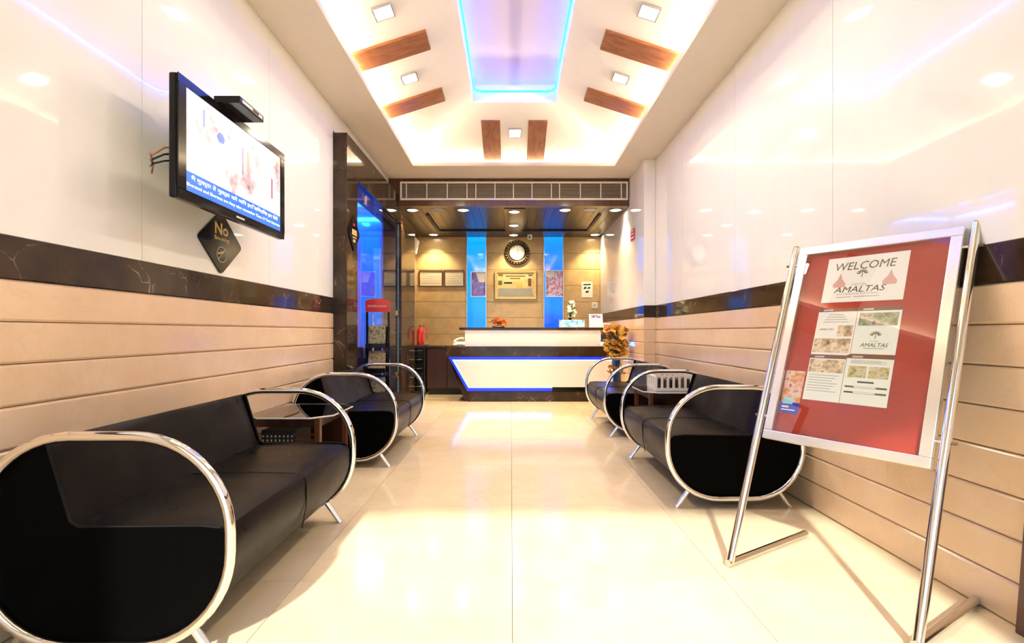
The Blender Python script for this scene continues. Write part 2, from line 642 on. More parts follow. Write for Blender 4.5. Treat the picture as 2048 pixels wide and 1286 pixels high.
# ------------------------------------------------------------------ ceiling: lower slab, hipped tray, light recess
LXL, LXR, LYF, LYN = -1.266, 1.341, 6.46, .75    # lip of the slab
TC = .038
OH, IH = 1.62, .459                               # half widths of the slope, outside and at the recess
IYF, IYN = 5.54, 1.67
SL = .321
ZI = EYE + 2.542
ZO = ZI - SL * (OH - IH)
OYF, OYN = IYF + (OH - IH), IYN - (OH - IH)
sl = MB()
TL = .05
sl.box(XL - .1, LXL, YF, YS, ZC, ZC + .02).box(LXR, XR + .1, YF, YS, ZC, ZC + .02)
sl.box(LXL, LXR, LYF, YS, ZC, ZC + .02).box(LXL, LXR, YF, LYN, ZC, ZC + .02)
ce = struct(sl.build('ceiling', 'paint'))
lip = MB()
for a in ((LXL - .012, LXL, LYN - .012, LYF + .012), (LXR, LXR + .012, LYN - .012, LYF + .012), (LXL, LXR, LYF, LYF + .012), (LXL, LXR, LYN - .012, LYN)):
    lip.box(a[0], a[1], a[2], a[3], ZC + .02, ZC + TL)
lip.build('cove_lip', 'white_paint', ce)


def slope_z(x, y):
    dx = max(0, abs(x - TC) - IH)
    dy = max(0, y - IYF, IYN - y)
    return ZI - SL * max(dx, dy)


o_ = [(TC - OH, OYN), (TC + OH, OYN), (TC + OH, OYF), (TC - OH, OYF)]
i_ = [(TC - IH, IYN), (TC + IH, IYN), (TC + IH, IYF), (TC - IH, IYF)]
names = ['hip_slope'] * 4
for k in range(4):
    a, b = o_[k], o_[(k + 1) % 4]
    c, d = i_[(k + 1) % 4], i_[k]
    sm = MB()
    lo = [(a[0], a[1], ZO), (b[0], b[1], ZO), (c[0], c[1], ZI), (d[0], d[1], ZI)]
    up = [(p[0], p[1], p[2] + .03) for p in lo]
    sm.add(lo + up, [(0, 1, 2, 3), (7, 6, 5, 4), (0, 4, 5, 1), (1, 5, 6, 2), (2, 6, 7, 3), (3, 7, 4, 0)])
    sm.build('hip_slope', 'white_paint', ce)
# closing boards behind the cove so no light leaks
cb_ = MB()
cb_.box(XL - .1, TC - OH + .01, OYN, OYF, ZC + .02, ZO + .06).box(TC + OH - .01, XR + .1, OYN, OYF, ZC + .02, ZO + .06)
cb_.box(XL - .1, XR + .1, OYF - .01, OYF + .05, ZC + .02, ZO + .06).box(XL - .1, XR + .1, OYN - .05, OYN + .01, ZC + .02, ZO + .06)
cb_.build('cove_board', 'white_paint', ce)
# recess
ZR = ZI + .20
rc = MB()
rc.box(TC - IH - .03, TC - IH, IYN, IYF, ZI + .0302, ZR).box(TC + IH, TC + IH + .03, IYN, IYF, ZI + .0302, ZR)
rc.box(TC - IH, TC + IH, IYF, IYF + .03, ZI + .0302, ZR).box(TC - IH, TC + IH, IYN - .03, IYN, ZI + .0302, ZR)
rc.build('recess_side', 'white_paint', ce)
MB().box(TC - IH - .05, TC + IH + .05, IYN - .05, IYF + .05, ZR, ZR + .02).build('recess_panel', plain('lilac_recess_panel', (.66, .60, .64), .4, var=.005), ce)
# roof over everything so the sky only enters through the entrance
MB().box(XL - .2, XR + .2, YF - .15, YB + .2, ZC + .70, ZC + .75).build('roof_slab', 'paint', ce)

# cove light strips lying on the slab behind the lip
cv = thing('cove_light', 'warm white light strip hidden behind the edge of the ceiling tray', 'light strip', (TC, 3.6, ZC + .03))
cx0, cx1, cy0, cy1 = LXL - .10, LXR + .10, LYN - .10, LYF + .10
for a in ((cx0 - .012, cx0 + .012, cy0, cy1), (cx1 - .012, cx1 + .012, cy0, cy1), (cx0, cx1, cy1 - .012, cy1 + .012), (cx0, cx1, cy0 - .012, cy0 + .012)):
    MB().box(a[0], a[1], a[2], a[3], ZC + .021, ZC + .035).build('strip', 'cove', cv)
# blue strip round the recess
bl = thing('recess_light', 'blue light strip around the long ceiling recess', 'light strip', (TC, 3.6, ZR - .03))
q = .016
loop = []
rr = .10
xa, xb, ya, yb = TC - IH + q, TC + IH - q, IYN + q, IYF - q
for cxx, cyy, a0 in ((xb - rr, yb - rr, 0), (xa + rr, yb - rr, 90), (xa + rr, ya + rr, 180), (xb - rr, ya + rr, 270)):
    for k in range(7):
        a = math.radians(a0 + 15 * k)
        loop.append((cxx + rr * math.cos(a), cyy + rr * math.sin(a), ZR - .085))
MB().tube(loop, .010, 8, closed=True).build('strip', 'bluestrip', bl, smooth=True)


# wooden slats on the slopes
def slope_board(name, mat, corners, th, parent):
    lo = [(x, y, slope_z(x, y) - th) for x, y in corners]
    up = [(x, y, slope_z(x, y) - .0005) for x, y in corners]
    m = MB().add(lo + up, [(3, 2, 1, 0), (4, 5, 6, 7), (0, 1, 5, 4), (1, 2, 6, 5), (2, 3, 7, 6), (3, 0, 4, 7)])
    return m.build(name, mat, parent)


for yc in (5.14, 4.18, 3.22, 2.26):
    for sgn in (-1, 1):
        a, b = TC + sgn * .73, TC + sgn * 1.42
        slope_board('wood_slat', 'teak', [(a, yc - .13), (b, yc - .13), (b, yc + .13), (a, yc + .13)], .022, ce)
for sgn in (-1, 1):
    a, b = TC + sgn * .165, TC + sgn * .385
    slope_board('wood_slat', 'teak_y', [(a, 5.80), (b, 5.80), (b, 6.62), (a, 6.62)], .022, ce)


# square downlights on the slopes
def square_light(x, y, label):
    z = slope_z(x, y)
    if y > IYF:
        nrm = Vector((0, -SL, -1)).normalized(); u = Vector((1, 0, 0))
    else:
        s_ = 1 if x > TC else -1
        nrm = Vector((-SL * s_, 0, -1)).normalized(); u = Vector((0, 1, 0))
    v = nrm.cross(u).normalized()
    O = Vector((x, y, z))
    t = thing('ceiling_light', label, 'ceiling light', O, 'square lights on the ceiling slopes')
    h, w = .075, .011
    fr = MB()
    for a0, b0, a1, b1 in ((-h, -h, h, -h + w), (-h, h - w, h, h), (-h, -h + w, -h + w, h - w), (h - w, -h + w, h, h - w)):
        fr.obox(O + u * a0 + v * b0, u, v, nrm, a1 - a0, b1 - b0, .016)
    fr.build('frame', 'steel', t)
    k = h - w
    MB().obox(O - u * k - v * k, u, v, nrm, 2 * k, 2 * k, .007).build('lens', 'lamp', t)
    area_light('lamp', O + nrm * .022, .12, P_SQUARE, (1.0, .88, .70), nrm, 'SQUARE', math.radians(160), t)


for yc, w_ in ((4.66, 'farthest along'), (3.70, 'second along'), (2.74, 'nearest along')):
    square_light(TC - .985, yc, 'square ceiling light set between wooden slats, %s the left slope' % w_)
    square_light(TC + .985, yc, 'square ceiling light set between wooden slats, %s the right slope' % w_)
square_light(TC + .01, 6.0, 'square ceiling light between the two slats above the air grille')

# ------------------------------------------------------------------ bulkhead and soffit
bk = struct(MB().box(XL - .1, XR2 + .15, YS, YS + .10, ZS, ZC + .02).build('wall_bulkhead', 'walnut'))
so = struct(MB().box(-3.0 + 1.0, XR2 + .15, YS + .10, YB + .1, ZS + .016, ZS + .06).build('ceiling_soffit', 'blackmatt'))
pw = .1195
x = -1.77
pl = None
while x < XR2 - .01:
    if pl is None:
        o = MB().box(.001, pw - .001, 0, YB - YS - .10, 0, .018).build('soffit_plank', 'soffit', so, bevel=.002, seg=1)
        pl = o.data
        o.location = (x, YS + .10, ZS)
    else:
        inst(pl, 'soffit_plank', so, (x, YS + .10, ZS))
    x += pw
# dark stepped trim round the middle of the soffit
tr_ = [(-1.27, -1.225, 7.45, 8.66), (1.30, 1.345, 7.45, 8.66), (-1.225, -.10, 8.615, 8.66), (.20, 1.30, 8.615, 8.66)]
for a in tr_:
    MB().box(a[0], a[1], a[2], a[3], ZS - .022, ZS - .0005).build('soffit_trim', 'blackmatt', so)
MB().box(-.10, .20, 7.02 + .1, 9.2, ZS - .012, ZS - .0005).build('soffit_panel', 'walnut', so, bevel=.003, seg=1)

# air grille on the bulkhead
gr = thing('air_grille', 'long cream air conditioning grille on the dark bulkhead', 'air grille', (.04, YS, ZC - .17))
gx0, gx1, gz0, gz1 = -1.545, 1.63, 2.892, 3.147
MB().box(gx0 + .01, gx1 - .01, YS - .004, YS - .001, gz0 + .01, gz1 - .01).build('backing', 'blackmatt', gr)
fr = MB()
fr.box(gx0, gx1, YS - .022, YS - .001, gz0, gz0 + .022).box(gx0, gx1, YS - .022, YS - .001, gz1 - .022, gz1)
fr.box(gx0, gx0 + .022, YS - .022, YS - .001, gz0 + .022, gz1 - .022).box(gx1 - .022, gx1, YS - .022, YS - .001, gz0 + .022, gz1 - .022)
fr.build('frame', 'cream', gr)
for px in (812.7, 853.6, 894.5, 934, 951.7, 990, 1026.9, 1064, 1102.8, 1119, 1160.8, 1201.7, 1242.6):
    xm = (px - 1022) / 1000 * (YS - .02)
    MB().box(xm - .006, xm + .006, YS - .020, YS - .004, gz0 + .022, gz1 - .022).build('mullion', 'cream', gr)
sl_ = MB()
n_s = 13
for k in range(n_s):
    z = gz0 + .030 + (gz1 - gz0 - .06) * k / (n_s - 1)
    sl_.add([(gx0 + .022, YS - .017, z - .004), (gx1 - .022, YS - .017, z - .004), (gx1 - .022, YS - .006, z + .006), (gx0 + .022, YS - .006, z + .006),
             (gx0 + .022, YS - .017, z - .001), (gx1 - .022, YS - .017, z - .001), (gx1 - .022, YS - .006, z + .009), (gx0 + .022, YS - .006, z + .009)],
            [(0, 1, 2, 3), (7, 6, 5, 4), (0, 4, 5, 1), (1, 5, 6, 2), (2, 6, 7, 3), (3, 7, 4, 0)])
o = sl_.build('louvre_blades', plain('grille_blade', (.42, .34, .24), .4), gr)
o['kind'] = 'stuff'


# round downlights in the soffit
def round_light(x, y, label, z=ZS, power=P_SPOT):
    t = thing('downlight', label, 'downlight', (x, y, z), 'round downlights over the reception')
    MB().lathe([(.092, 0), (.092, -.006), (.080, -.010), (.073, -.003), (.073, 0)], (x, y, z), 24).build('trim_ring', 'steel', t, smooth=True)
    MB().lathe([(.072, -.0005), (.072, -.0035), (.001, -.0045)], (x, y, z), 24).build('lens', 'lamp2', t, smooth=True)
    d = bpy.data.lights.new('lamp', 'SPOT')
    d.energy = power * 4
    d.color = WARM2
    d.spot_size = math.radians(105)
    d.spot_blend = .6
    d.shadow_soft_size = .04
    o = bpy.data.objects.new('lamp', d)
    COL.objects.link(o)
    o.parent = t
    o.location = (0, 0, -.016)


for x, y, w_ in ((-1.42, 7.21, 'first from the left in the front row'), (-.69, 7.21, 'second from the left in the front row'),
                 (.78, 7.21, 'second from the right in the front row'), (1.507, 7.21, 'at the right end of the front row'),
                 (-1.40, 9.03, 'above the two certificates'), (1.517, 9.03, 'above the white wall notice')):
    round_light(x, y, 'round downlight in the dark soffit, ' + w_)
for y, w_ in ((7.26, 'nearest the grille'), (8.19, 'between two others'), (9.0, 'above the wall clock')):
    round_light(.048, y, 'round downlight in the centre strip of the soffit, ' + w_, ZS - .013)
for x, w_ in ((-1.053, 'left'), (1.139, 'right')):
    t = thing('ceiling_speaker', 'round grey ceiling speaker in the soffit, %s of the centre lights' % w_, 'speaker', (x, 7.21, ZS), 'round ceiling speakers')
    MB().lathe([(.10, 0), (.10, -.006), (.088, -.010), (.086, -.004)], (x, 7.21, ZS), 28).build('rim', 'silverprint', t, smooth=True)
    MB().lathe([(.086, -.0005), (.084, -.006), (.001, -.009)], (x, 7.21, ZS), 28).build('mesh_cover', 'grayink', t, smooth=True)

# ------------------------------------------------------------------ back wall
bw = struct(MB().box(-2.0, XR2 + .2, YB + .016, YB + .2, 0, ZC).build('wall_back', 'backing'))
zg = [0.0, .11, .41, .71, 1.01, 1.31, 1.61, 1.91, 2.21, 2.51, ZS + .015]
CL0, CL1, CR0, CR1 = -.825, -.454, .603, .973
BM = {}
for x0, x1 in ((-1.775, CL0), (CL1, CR0), (CR1, XR2)):
    for a, b in zip(zg[:-1], zg[1:]):
        key = (x0, round(b - a, 3))
        if key not in BM:
            o = MB().box(0, x1 - x0, 0, .016, .002, b - a - .002).build('stone_panel', 'backstone', bw, bevel=.004, seg=1)
            BM[key] = o.data
            o.location = (x0, YB, a)
        else:
            inst(BM[key], 'stone_panel', bw, (x0, YB, a))
# short side wall left of the reception, past the portal
struct(MB().box(-2.0, -1.765, 8.2, YB + .016, 0, ZS).build('wall_reception_left', plain('beige_side_paint', (.42, .32, .20), .6)))


def blue_column(x0, x1, label, mat):
    t = thing('blue_light_column', label, 'light column', ((x0 + x1) / 2, YB, 0), 'blue lit columns on the back wall')
    MB().box(x0 + .012, x1 - .012, YB - .004, YB + .012, .0, ZS - .002).build('glass_panel', mat, t)
    for a, b in ((x0 + .001, x0 + .011), (x1 - .011, x1 - .001)):
        MB().box(a, b, YB - .010, YB + .012, 0, ZS - .002).build('edge_strip', 'silver', t)


def m_column(name, c0, c1, st):
    t = NT(name)
    v = t.coords((1, 1, 1), rnd=False)
    nz = t.n('ShaderNodeTexNoise', None, Vector=v, Scale=1.2, Detail=1.0)
    t.p(Base_Color=(.004, .02, .08), Emission_Color=t.ramp(nz.outputs[0], [(.35, c0), (.65, c1)]), Emission_Strength=st, Roughness=.06)
    return t.m


blue_column(CL0, CL1, 'blue lit glass column left of the wall clock', m_column('blue_lit_glass', (.0, .22, 1.0), (.002, .34, 1.0), .80))
blue_column(CR0, CR1, 'blue lit glass column right of the wall clock', m_column('violet_blue_lit_glass', (.01, .09, .95), (.004, .30, 1.0), .80))

# ------------------------------------------------------------------ marble portal with the glass door, and the blue lit room behind it
PX, PXI = -1.578, -1.84
PY0, PY1, PY2, PY3 = 4.81, 5.14, 7.20, 8.20
PZ1, PZ2 = 2.61, 2.97
po = struct(MB().box(PXI + .01, PX - .018, PY0 + .018, PY1 - .018, 0, PZ2 - .001).box(PXI + .01, PX - .018, PY2 + .018, PY3, 0, ZS).box(PXI + .01, PX - .018, PY1 - .018, PY2 + .018, PZ1 + .018, PZ2 - .001).build('trim_2', 'dark'))


def slabs(axis_box, cuts, axis):
    """split a cladding box into marble slabs along an axis"""
    for a, b in zip(cuts[:-1], cuts[1:]):
        bb = list(axis_box)
        bb[axis * 2], bb[axis * 2 + 1] = a + .0008, b - .0008
        MB().box(*bb).build('marble_slab', 'dark', po, bevel=.001, seg=1)


zc = [0, .71, 1.31, 1.98, PZ1, PZ2]
slabs((PX - .018, PX, PY0, PY1, 0, 0), zc, 2)                      # near jamb, room side
slabs((XL, PX - .0185, PY0, PY0 + .018, 0, 0), zc, 2)              # near jamb, towards the viewer
slabs((PXI, PX - .0185, PY1 - .018, PY1, 0, 0), [0, .71, 1.31, 1.98, PZ1], 2)
slabs((PX - .018, PX, 0, 0, PZ1 + .001, PZ2), [PY1, 6.16, PY2], 1)  # header
slabs((PXI, PX - .0185, 0, 0, PZ1, PZ1 + .018), [PY1, 6.16, PY2], 1)
slabs((PX - .018, PX, PY2, PY3, 0, 0), [0, .71, 1.31, 1.98, PZ1, ZS], 2)
slabs((PXI, PX - .0185, PY2, PY2 + .018, 0, 0), [0, .71, 1.31, 1.98, PZ1], 2)
MB().box(PXI, PX - .0185, PY3 - .018, PY3 + .0, 0, ZS).build('marble_slab', 'dark', po)

dg_ = struct(MB().box(-1.632, -1.620, PY1 + .45, PY2 - .006, .012, PZ1 - .012).build('door_2', 'glass'))
MB().box(-1.632, -1.620, PY1 + .006, PY1 + .444, .012, PZ1 - .012).build('side_pane', 'glass', dg_)
for z in (.45, 1.32):
    MB().box(-1.645, -1.606, PY2 - .10, PY2 - .001, z - .035, z + .035).build('hinge', 'gold', dg_, bevel=.004)
for z in (2.52,):
    MB().box(-1.645, -1.606, PY1 + .42, PY1 + .50, z - .05, z + .05).build('patch_clamp', 'steel', dg_, bevel=.004)
MB().tube([(-1.57, PY1 + .55, .75), (-1.57, PY1 + .55, 1.25)], .012, 10).build('door_handle', 'chrome', dg_, smooth=True)
MB().box(-1.634, -1.618, PY2 - .0058, PY2 - .0035, .012, PZ1 - .012).build('glass_edge', 'glassedge', dg_)

pr = MB()
ZP = 3.05
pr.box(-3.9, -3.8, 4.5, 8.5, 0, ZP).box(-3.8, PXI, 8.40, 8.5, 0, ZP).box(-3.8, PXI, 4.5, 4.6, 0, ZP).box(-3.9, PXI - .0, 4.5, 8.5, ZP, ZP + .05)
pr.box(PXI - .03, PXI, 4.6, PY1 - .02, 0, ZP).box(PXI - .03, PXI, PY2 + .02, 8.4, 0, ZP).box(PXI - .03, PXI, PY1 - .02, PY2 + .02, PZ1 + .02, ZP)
struct(pr.build('wall_passage', plain('gloss_panel_blue_glow', (.30, .42, .80), .08, var=.01)))  # blue glow of the passage lamps is put into the wall colour
dd = MB().box(-3.79, PXI - .03, 8.385, 8.399, 0, .79)
struct(dd.build('baseboard_passage', 'dark'))
pd = struct(MB().box(-2.30, -2.03, 8.36, 8.384, .80, 2.45).build('trim_3', 'white_panel', None, bevel=.004))
MB().box(-2.05, -1.88, 8.33, 8.359, .82, 1.62).build('green_board', plain('pale_green_board', (.35, .52, .40), .4), pd, bevel=.003)
bc = thing('passage_cove_light', 'blue light strips under the ceiling of the room behind the glass door', 'light strip', (-2.7, 8.3, 2.95))
MB().box(-3.7, -1.90, 8.34, 8.36, 2.90, 2.96).build('strip', 'blueroom', bc)
MB().box(-3.78, -3.76, 4.8, 8.3, 2.90, 2.96).build('strip', 'blueroom', bc)
area_light('passage_lamp', (-2.7, 6.8, 3.02), .5, 10, (.006, .10, 1.0), (0, 0, -1), 'DISK', PI, bc)
area_light('passage_lamp', (-2.55, 8.0, 2.95), .15, 5, (.01, .14, 1.0), (0, .5, -1), 'DISK', PI, bc)

# ------------------------------------------------------------------ reception counter
YC = 7.55
ct = thing('reception_counter', 'reception counter with white panels, black marble body and blue glowing outline', 'counter', (.33, YC, 0))
xz = lambda a, b, d: (a, d, b)
# body: slanted left flank
MB().prism([(-.70, 0), (1.64, 0), (1.64, .815), (-.93, .815), (-.95, .66)], YC + .04, YC + .62, xz).build('marble_body', 'dark', ct, bevel=.003)
MB().prism([(-.985, .675), (1.64, .675), (1.64, .83), (-.96, .83)], YC - .02, YC + .039, xz).build('marble_band', 'dark', ct, bevel=.003)
MB().box(-.66, 1.60, YC - .01, YC + .039, 0, .15).build('plinth', 'dark', ct, bevel=.003)
# upper box with white panel and black ledge
MB().box(-.69, 1.36, YC + .07, YC + .36, .8305, 1.08).build('upper_body', 'blackmatt', ct)
MB().box(-.70, 1.365, YC + .045, YC + .069, .832, 1.079).build('upper_panel', 'cream', ct, bevel=.002)
MB().box(-.785, 1.40, YC + .032, YC + .42, 1.0805, 1.118).build('ledge', 'dark', ct, bevel=.004)
MB().box(1.3605, 1.645, YC + .20, YC + .40, .8305, 1.08).build('marble_return', 'dark', ct, bevel=.002)
# lower white panel standing off the marble and the blue outline behind it
MB().prism([(-.63, .222), (1.60, .222), (1.60, .622), (-.865, .622)], YC - .045, YC - .022, xz).build('lower_panel', 'cream', ct, bevel=.002)
out_ = MB()
out_.prism([(-.945, .674), (1.60, .674), (1.60, .60), (-.85, .60)], YC - .02, YC - .012, xz)
out_.prism([(-.945, .674), (-.85, .60), (-.60, .24), (-.655, .158)], YC - .02, YC - .012, xz)
out_.prism([(-.655, .158), (.62, .158), (.62, .24), (-.60, .24)], YC - .02, YC - .012, xz)
out_.build('blue_outline', 'blueled', ct)
for pl_ in ([(-.886, .634), (1.60, .634), (1.60, .618), (-.862, .618)], [(-.886, .634), (-.862, .618), (-.627, .224), (-.640, .208)], [(-.640, .208), (.62, .208), (.62, .224), (-.627, .224)]):
    MB().prism(pl_, YC - .030, YC - .0215, xz).build('led_strip', 'ledstrip', ct)
MB().box(.62, 1.6, YC - .02, YC - .012, .151, .24).build('unlit_outline', 'black', ct)
MB().prism([(-.94, .672), (1.60, .672), (1.60, .24), (-.64, .24)], YC - .0115, YC + .0385, xz).build('panel_support', 'blackmatt', ct)
bb = thing('blue_bulb', 'small glowing blue bulb at the right end of the counter', 'bulb', (1.405, YC + .18, .87))
MB().lathe([(.001, -.028), (.018, -.022), (.026, 0), (.018, .022), (.001, .028)], (1.405, YC + .15, .87), 14).build('bulb', 'bluelamp', bb, smooth=True)
MB().tube([(1.405, YC + .15, .87), (1.405, YC + .1995, .87)], .010, 8).build('socket', 'black', bb, smooth=True)
pd_ = bpy.data.lights.new('bulb_lamp', 'POINT')
pd_.energy = 2.2
pd_.color = (.02, .10, 1.0)
pd_.shadow_soft_size = .03
po_ = bpy.data.objects.new('bulb_lamp', pd_)
COL.objects.link(po_)
po_.parent = bb
po_.location = (0, -.09, 0)

# low side cabinet and drawers left of the counter
cab = thing('side_cabinet', 'dark red wooden side cabinet with black top left of the counter', 'cabinet', (-1.15, 8.35, 0))
MB().box(-1.41, -.72, 8.37, 8.9, .10, .79).build('body', 'cabinet', cab, bevel=.003)
MB().box(-1.39, -.72, 8.40, 8.88, 0, .099).build('kick_board', 'blackmatt', cab)
MB().box(-1.395, -1.07, 8.352, 8.3695, .12, .775).build('door', 'cabinet', cab, bevel=.004)
MB().box(-1.065, -.735, 8.352, 8.3695, .12, .775).build('door', 'cabinet', cab, bevel=.004)
MB().box(-1.42, -.72, 8.33, 8.92, .7905, .822).build('worktop', 'dark', cab, bevel=.003)
dwr = thing('drawer_unit', 'tall narrow black drawer unit with chrome handles beside the marble portal', 'drawers', (-1.52, 8.3, 0))
MB().box(-1.64, -1.435, 8.33, 8.8, .02, .83).build('body', 'blackmatt', dwr, bevel=.003)
for k in range(5):
    z = .07 + .148 * k
    d = MB().box(-1.632, -1.443, 8.312, 8.3295, z, z + .138).build('drawer', 'black', dwr, bevel=.003)
    MB().tube([(-1.60, 8.312, z + .07), (-1.60, 8.292, z + .075), (-1.475, 8.292, z + .085), (-1.475, 8.312, z + .08)], .006, 8).build('handle', 'chrome', d, smooth=True)

# fire extinguisher
fx = thing('fire_extinguisher', 'red fire extinguisher standing on the drawer unit', 'fire extinguisher', (-1.535, 8.47, .83))
MB().lathe([(.058, .0005), (.062, .01), (.062, .235), (.055, .262), (.030, .282), (.022, .30), (.022, .312)], (-1.535, 8.47, .83), 20).build('cylinder', 'red', fx, smooth=True)
MB().box(-1.555, -1.515, 8.455, 8.485, 1.1425, 1.172).build('valve', 'gold', fx, bevel=.004)
MB().obox((-1.548, 8.462, 1.173), (.82, 0, .57), (0, 1, 0), (-.57, 0, .82), .10, .016, .008).build('lever', 'gold', fx)
MB().obox((-1.53, 8.462, 1.150), (.98, 0, .2), (0, 1, 0), (-.2, 0, .98), .09, .016, .008).build('carry_handle', 'gold', fx)
MB().tube([(-1.515, 8.47, 1.155), (-1.46, 8.465, 1.15), (-1.425, 8.46, 1.09), (-1.418, 8.455, 1.0), (-1.422, 8.45, .92)], .009, 8).build('hose', 'red', fx, smooth=True)
MB().prism([(-.035, .06), (.045, .06), (.045, .19), (-.035, .19)], 0, 1, lambda a, b, d: (-1.535 + (.0622 + .001 * d) * math.sin(a / .062 + .45), 8.47 - (.0622 + .001 * d) * math.cos(a / .062 + .45), .83 + b)).build('label_plate', 'goldpaint', fx)

# telephone on the side cabinet
ph = thing('telephone', 'cream desk telephone on the side cabinet next to the counter', 'telephone', (-.88, 8.42, .822))
MB().prism([(0, 0), (.19, 0), (.19, .065), (.0, .025)], -.97, -.78, lambda a, b, d: (d, 8.36 + a, .8225 + b)).build('base', 'white', ph, bevel=.006)
MB().tube([(-.95, 8.40, .875), (-.945, 8.44, .905), (-.90, 8.48, .935), (-.85, 8.49, .945), (-.80, 8.48, .94)], [.02, .016, .013, .016, .02], 10).build('handset', 'white', ph, smooth=True)
MB().box(-.90, -.80, 8.355, 8.40, .84, .848).build('keypad', 'grayink', ph)


# ------------------------------------------------------------------ things on the back wall
clk = thing('wall_clock', 'round wall clock with dark carved rim above the gold framed certificate', 'clock', (.112, YB, 2.52))
cc = (.112, YB, 2.52)
rim = []
MB().lathe([(.150, -.012), (.160, -.040), (.185, -.050), (.205, -.038), (.225, -.032), (.235, -.014), (.235, -.001), (.150, -.001)], cc, 40, 'y', False).build('rim', 'bronze', clk, smooth=True)
beads = MB()
for k in range(24):
    a = 2 * PI * k / 24
    beads.lathe([(.001, -.046), (.007, -.043), (.009, -.038), (.007, -.033)], (cc[0] + .207 * math.cos(a), cc[1], cc[2] + .207 * math.sin(a)), 8, 'y')
beads.build('rim_beading', 'goldpaint', clk, smooth=True)['kind'] = 'stuff'
MB().lathe([(.140, -.020), (.137, -.046), (.148, -.050), (.163, -.03)], cc, 40, 'y', False).build('bezel', 'bronze', clk, smooth=True)
MB().lathe([(.1495, -.001), (.1495, -.019), (.001, -.0195)], cc, 40, 'y').build('dial', plain('cream_dial', (.92, .90, .74), .3, var=.08), clk)
tk = MB()
for k in range(12):
    a = 2 * PI * k / 12
    d_ = Vector((math.cos(a), 0, math.sin(a)))
    s_ = Vector((-math.sin(a), 0, math.cos(a)))
    tk.obox(Vector(cc) + d_ * .112 - s_ * .004 + Vector((0, -.0215, 0)), d_, s_, (0, 1, 0), .024, .008, .0015)
tk.build('hour_marks', 'goldpaint', clk)['kind'] = 'stuff'
for ln, ang, w_ in ((.075, 64, .009), (.11, -62, .006)):
    a = math.radians(ang)
    d_ = Vector((math.cos(a), 0, math.sin(a)))
    s_ = Vector((-math.sin(a), 0, math.cos(a)))
    MB().obox(Vector(cc) - d_ * .015 - s_ * w_ / 2 + Vector((0, -.0245 - w_ * .2, 0)), d_, s_, (0, 1, 0), ln, w_, .0015).build('hand', 'brownink', clk)


def framed(name, label, cat, x0, x1, z0, z1, fw, fmat, pmat, y=YB, depth=.022, group=None):
    t = thing(name, label, cat, ((x0 + x1) / 2, y, z0), group)
    f_ = MB()
    f_.box(x0, x1, y - depth, y - .001, z0, z0 + fw).box(x0, x1, y - depth, y - .001, z1 - fw, z1)
    f_.box(x0, x0 + fw, y - depth, y - .001, z0 + fw, z1 - fw).box(x1 - fw, x1, y - depth, y - .001, z0 + fw, z1 - fw)
    f_.build('frame', fmat, t, bevel=.002, seg=1)
    MB().box(x0 + fw, x1 - fw, y - depth * .45, y - .001, z0 + fw, z1 - fw).build('picture', pmat, t)
    return t, y - depth * .45 - .0012


g1, yy = framed('gold_framed_certificate', 'gold framed certificate under the wall clock', 'framed picture', -.297, .462, 1.66, 2.19, .042, 'gold',
                m_patches('certificate_print', [(.50, .36, .14), (.72, .54, .24), (.80, .60, .26), (.52, .40, .20)], 5.0))
for nm, x0, x1, z0, z1, mt in (('grey_band', -.24, .40, 1.715, 1.86, 'grayink'), ('lettering_line', -.10, .27, 2.075, 2.095, 'brownink'), ('lettering_line', -.02, .17, 2.035, 2.05, 'brownink'),
                               ('emblem', -.235, -.165, 1.92, 2.00, 'oliveink'), ('emblem', .315, .375, 1.90, 2.04, 'brownink'), ('lettering_line', -.13, .02, 1.945, 1.975, 'blackink'),
                               ('corner_mark', -.235, -.15, 2.085, 2.115, 'oliveink'), ('corner_mark', .32, .395, 2.085, 2.115, 'oliveink'), ('seal', .10, .22, 1.87, 1.97, 'goldpaint')):
    MB().box(x0, x1, yy - .0008, yy + .001, z0, z1).build(nm, mt, g1)
for x0, x1, w_ in ((-1.705, -1.262, 'left'), (-1.243, -.862, 'right')):
    t, yy = framed('framed_certificate', 'dark framed certificate on the stone wall, %s one of the pair' % w_, 'framed picture', x0, x1, 1.885, 2.195, .02, 'walnut', plain('certificate_paper_' + w_, (.60, .52, .38), .4), group='pair of framed certificates')
    for k in range(5):
        z = 1.955 + .042 * k
        MB().box(x0 + .06 + .02 * (k % 2), x1 - .06 - .05 * (k % 3), yy - .0006, yy + .001, z, z + .008).build('lettering_line', 'grayink', t)
# colourful pictures on the columns
pics = [(-.742, -.463, 1.70, 2.17, 'left', [(.08, .06, .40), (.35, .12, .50), (.12, .25, .85), (.65, .60, .90)]),
        (.640, .972, 1.70, 2.19, 'right', [(.08, .16, .60), (.75, .72, .92), (.40, .10, .32), (.82, .76, .80)])]
for x0, x1, z0, z1, w_, cs in pics:
    t, yy = framed('devotional_picture', 'small colourful picture hanging on the %s blue column' % w_, 'framed picture', x0, x1, z0, z1, .012, 'silver', m_patches('colourful_print_' + w_, cs, 14.0), YB - .0105, .016, 'pictures on the blue columns')
    if w_ == 'left':
        MB().prism([(x0 + .09, z1 - .02), (x1 - .015, z1 - .02), (x1 - .015, z1 - .20), (x0 + .15, z1 - .20)], yy - .0006, yy + .001, xz).build('pale_area', 'white', t)
    else:
        MB().box(x0 + .02, x0 + .16, yy - .0006, yy + .001, z1 - .12, z1 - .02).build('pale_area', 'white', t)
nt = thing('wall_notice', 'white paper notice with black writing beside the right column', 'notice', (1.41, YB, 1.69))
MB().box(1.308, 1.512, YB - .004, YB - .001, 1.69, 1.98).build('sheet', 'paper', nt)
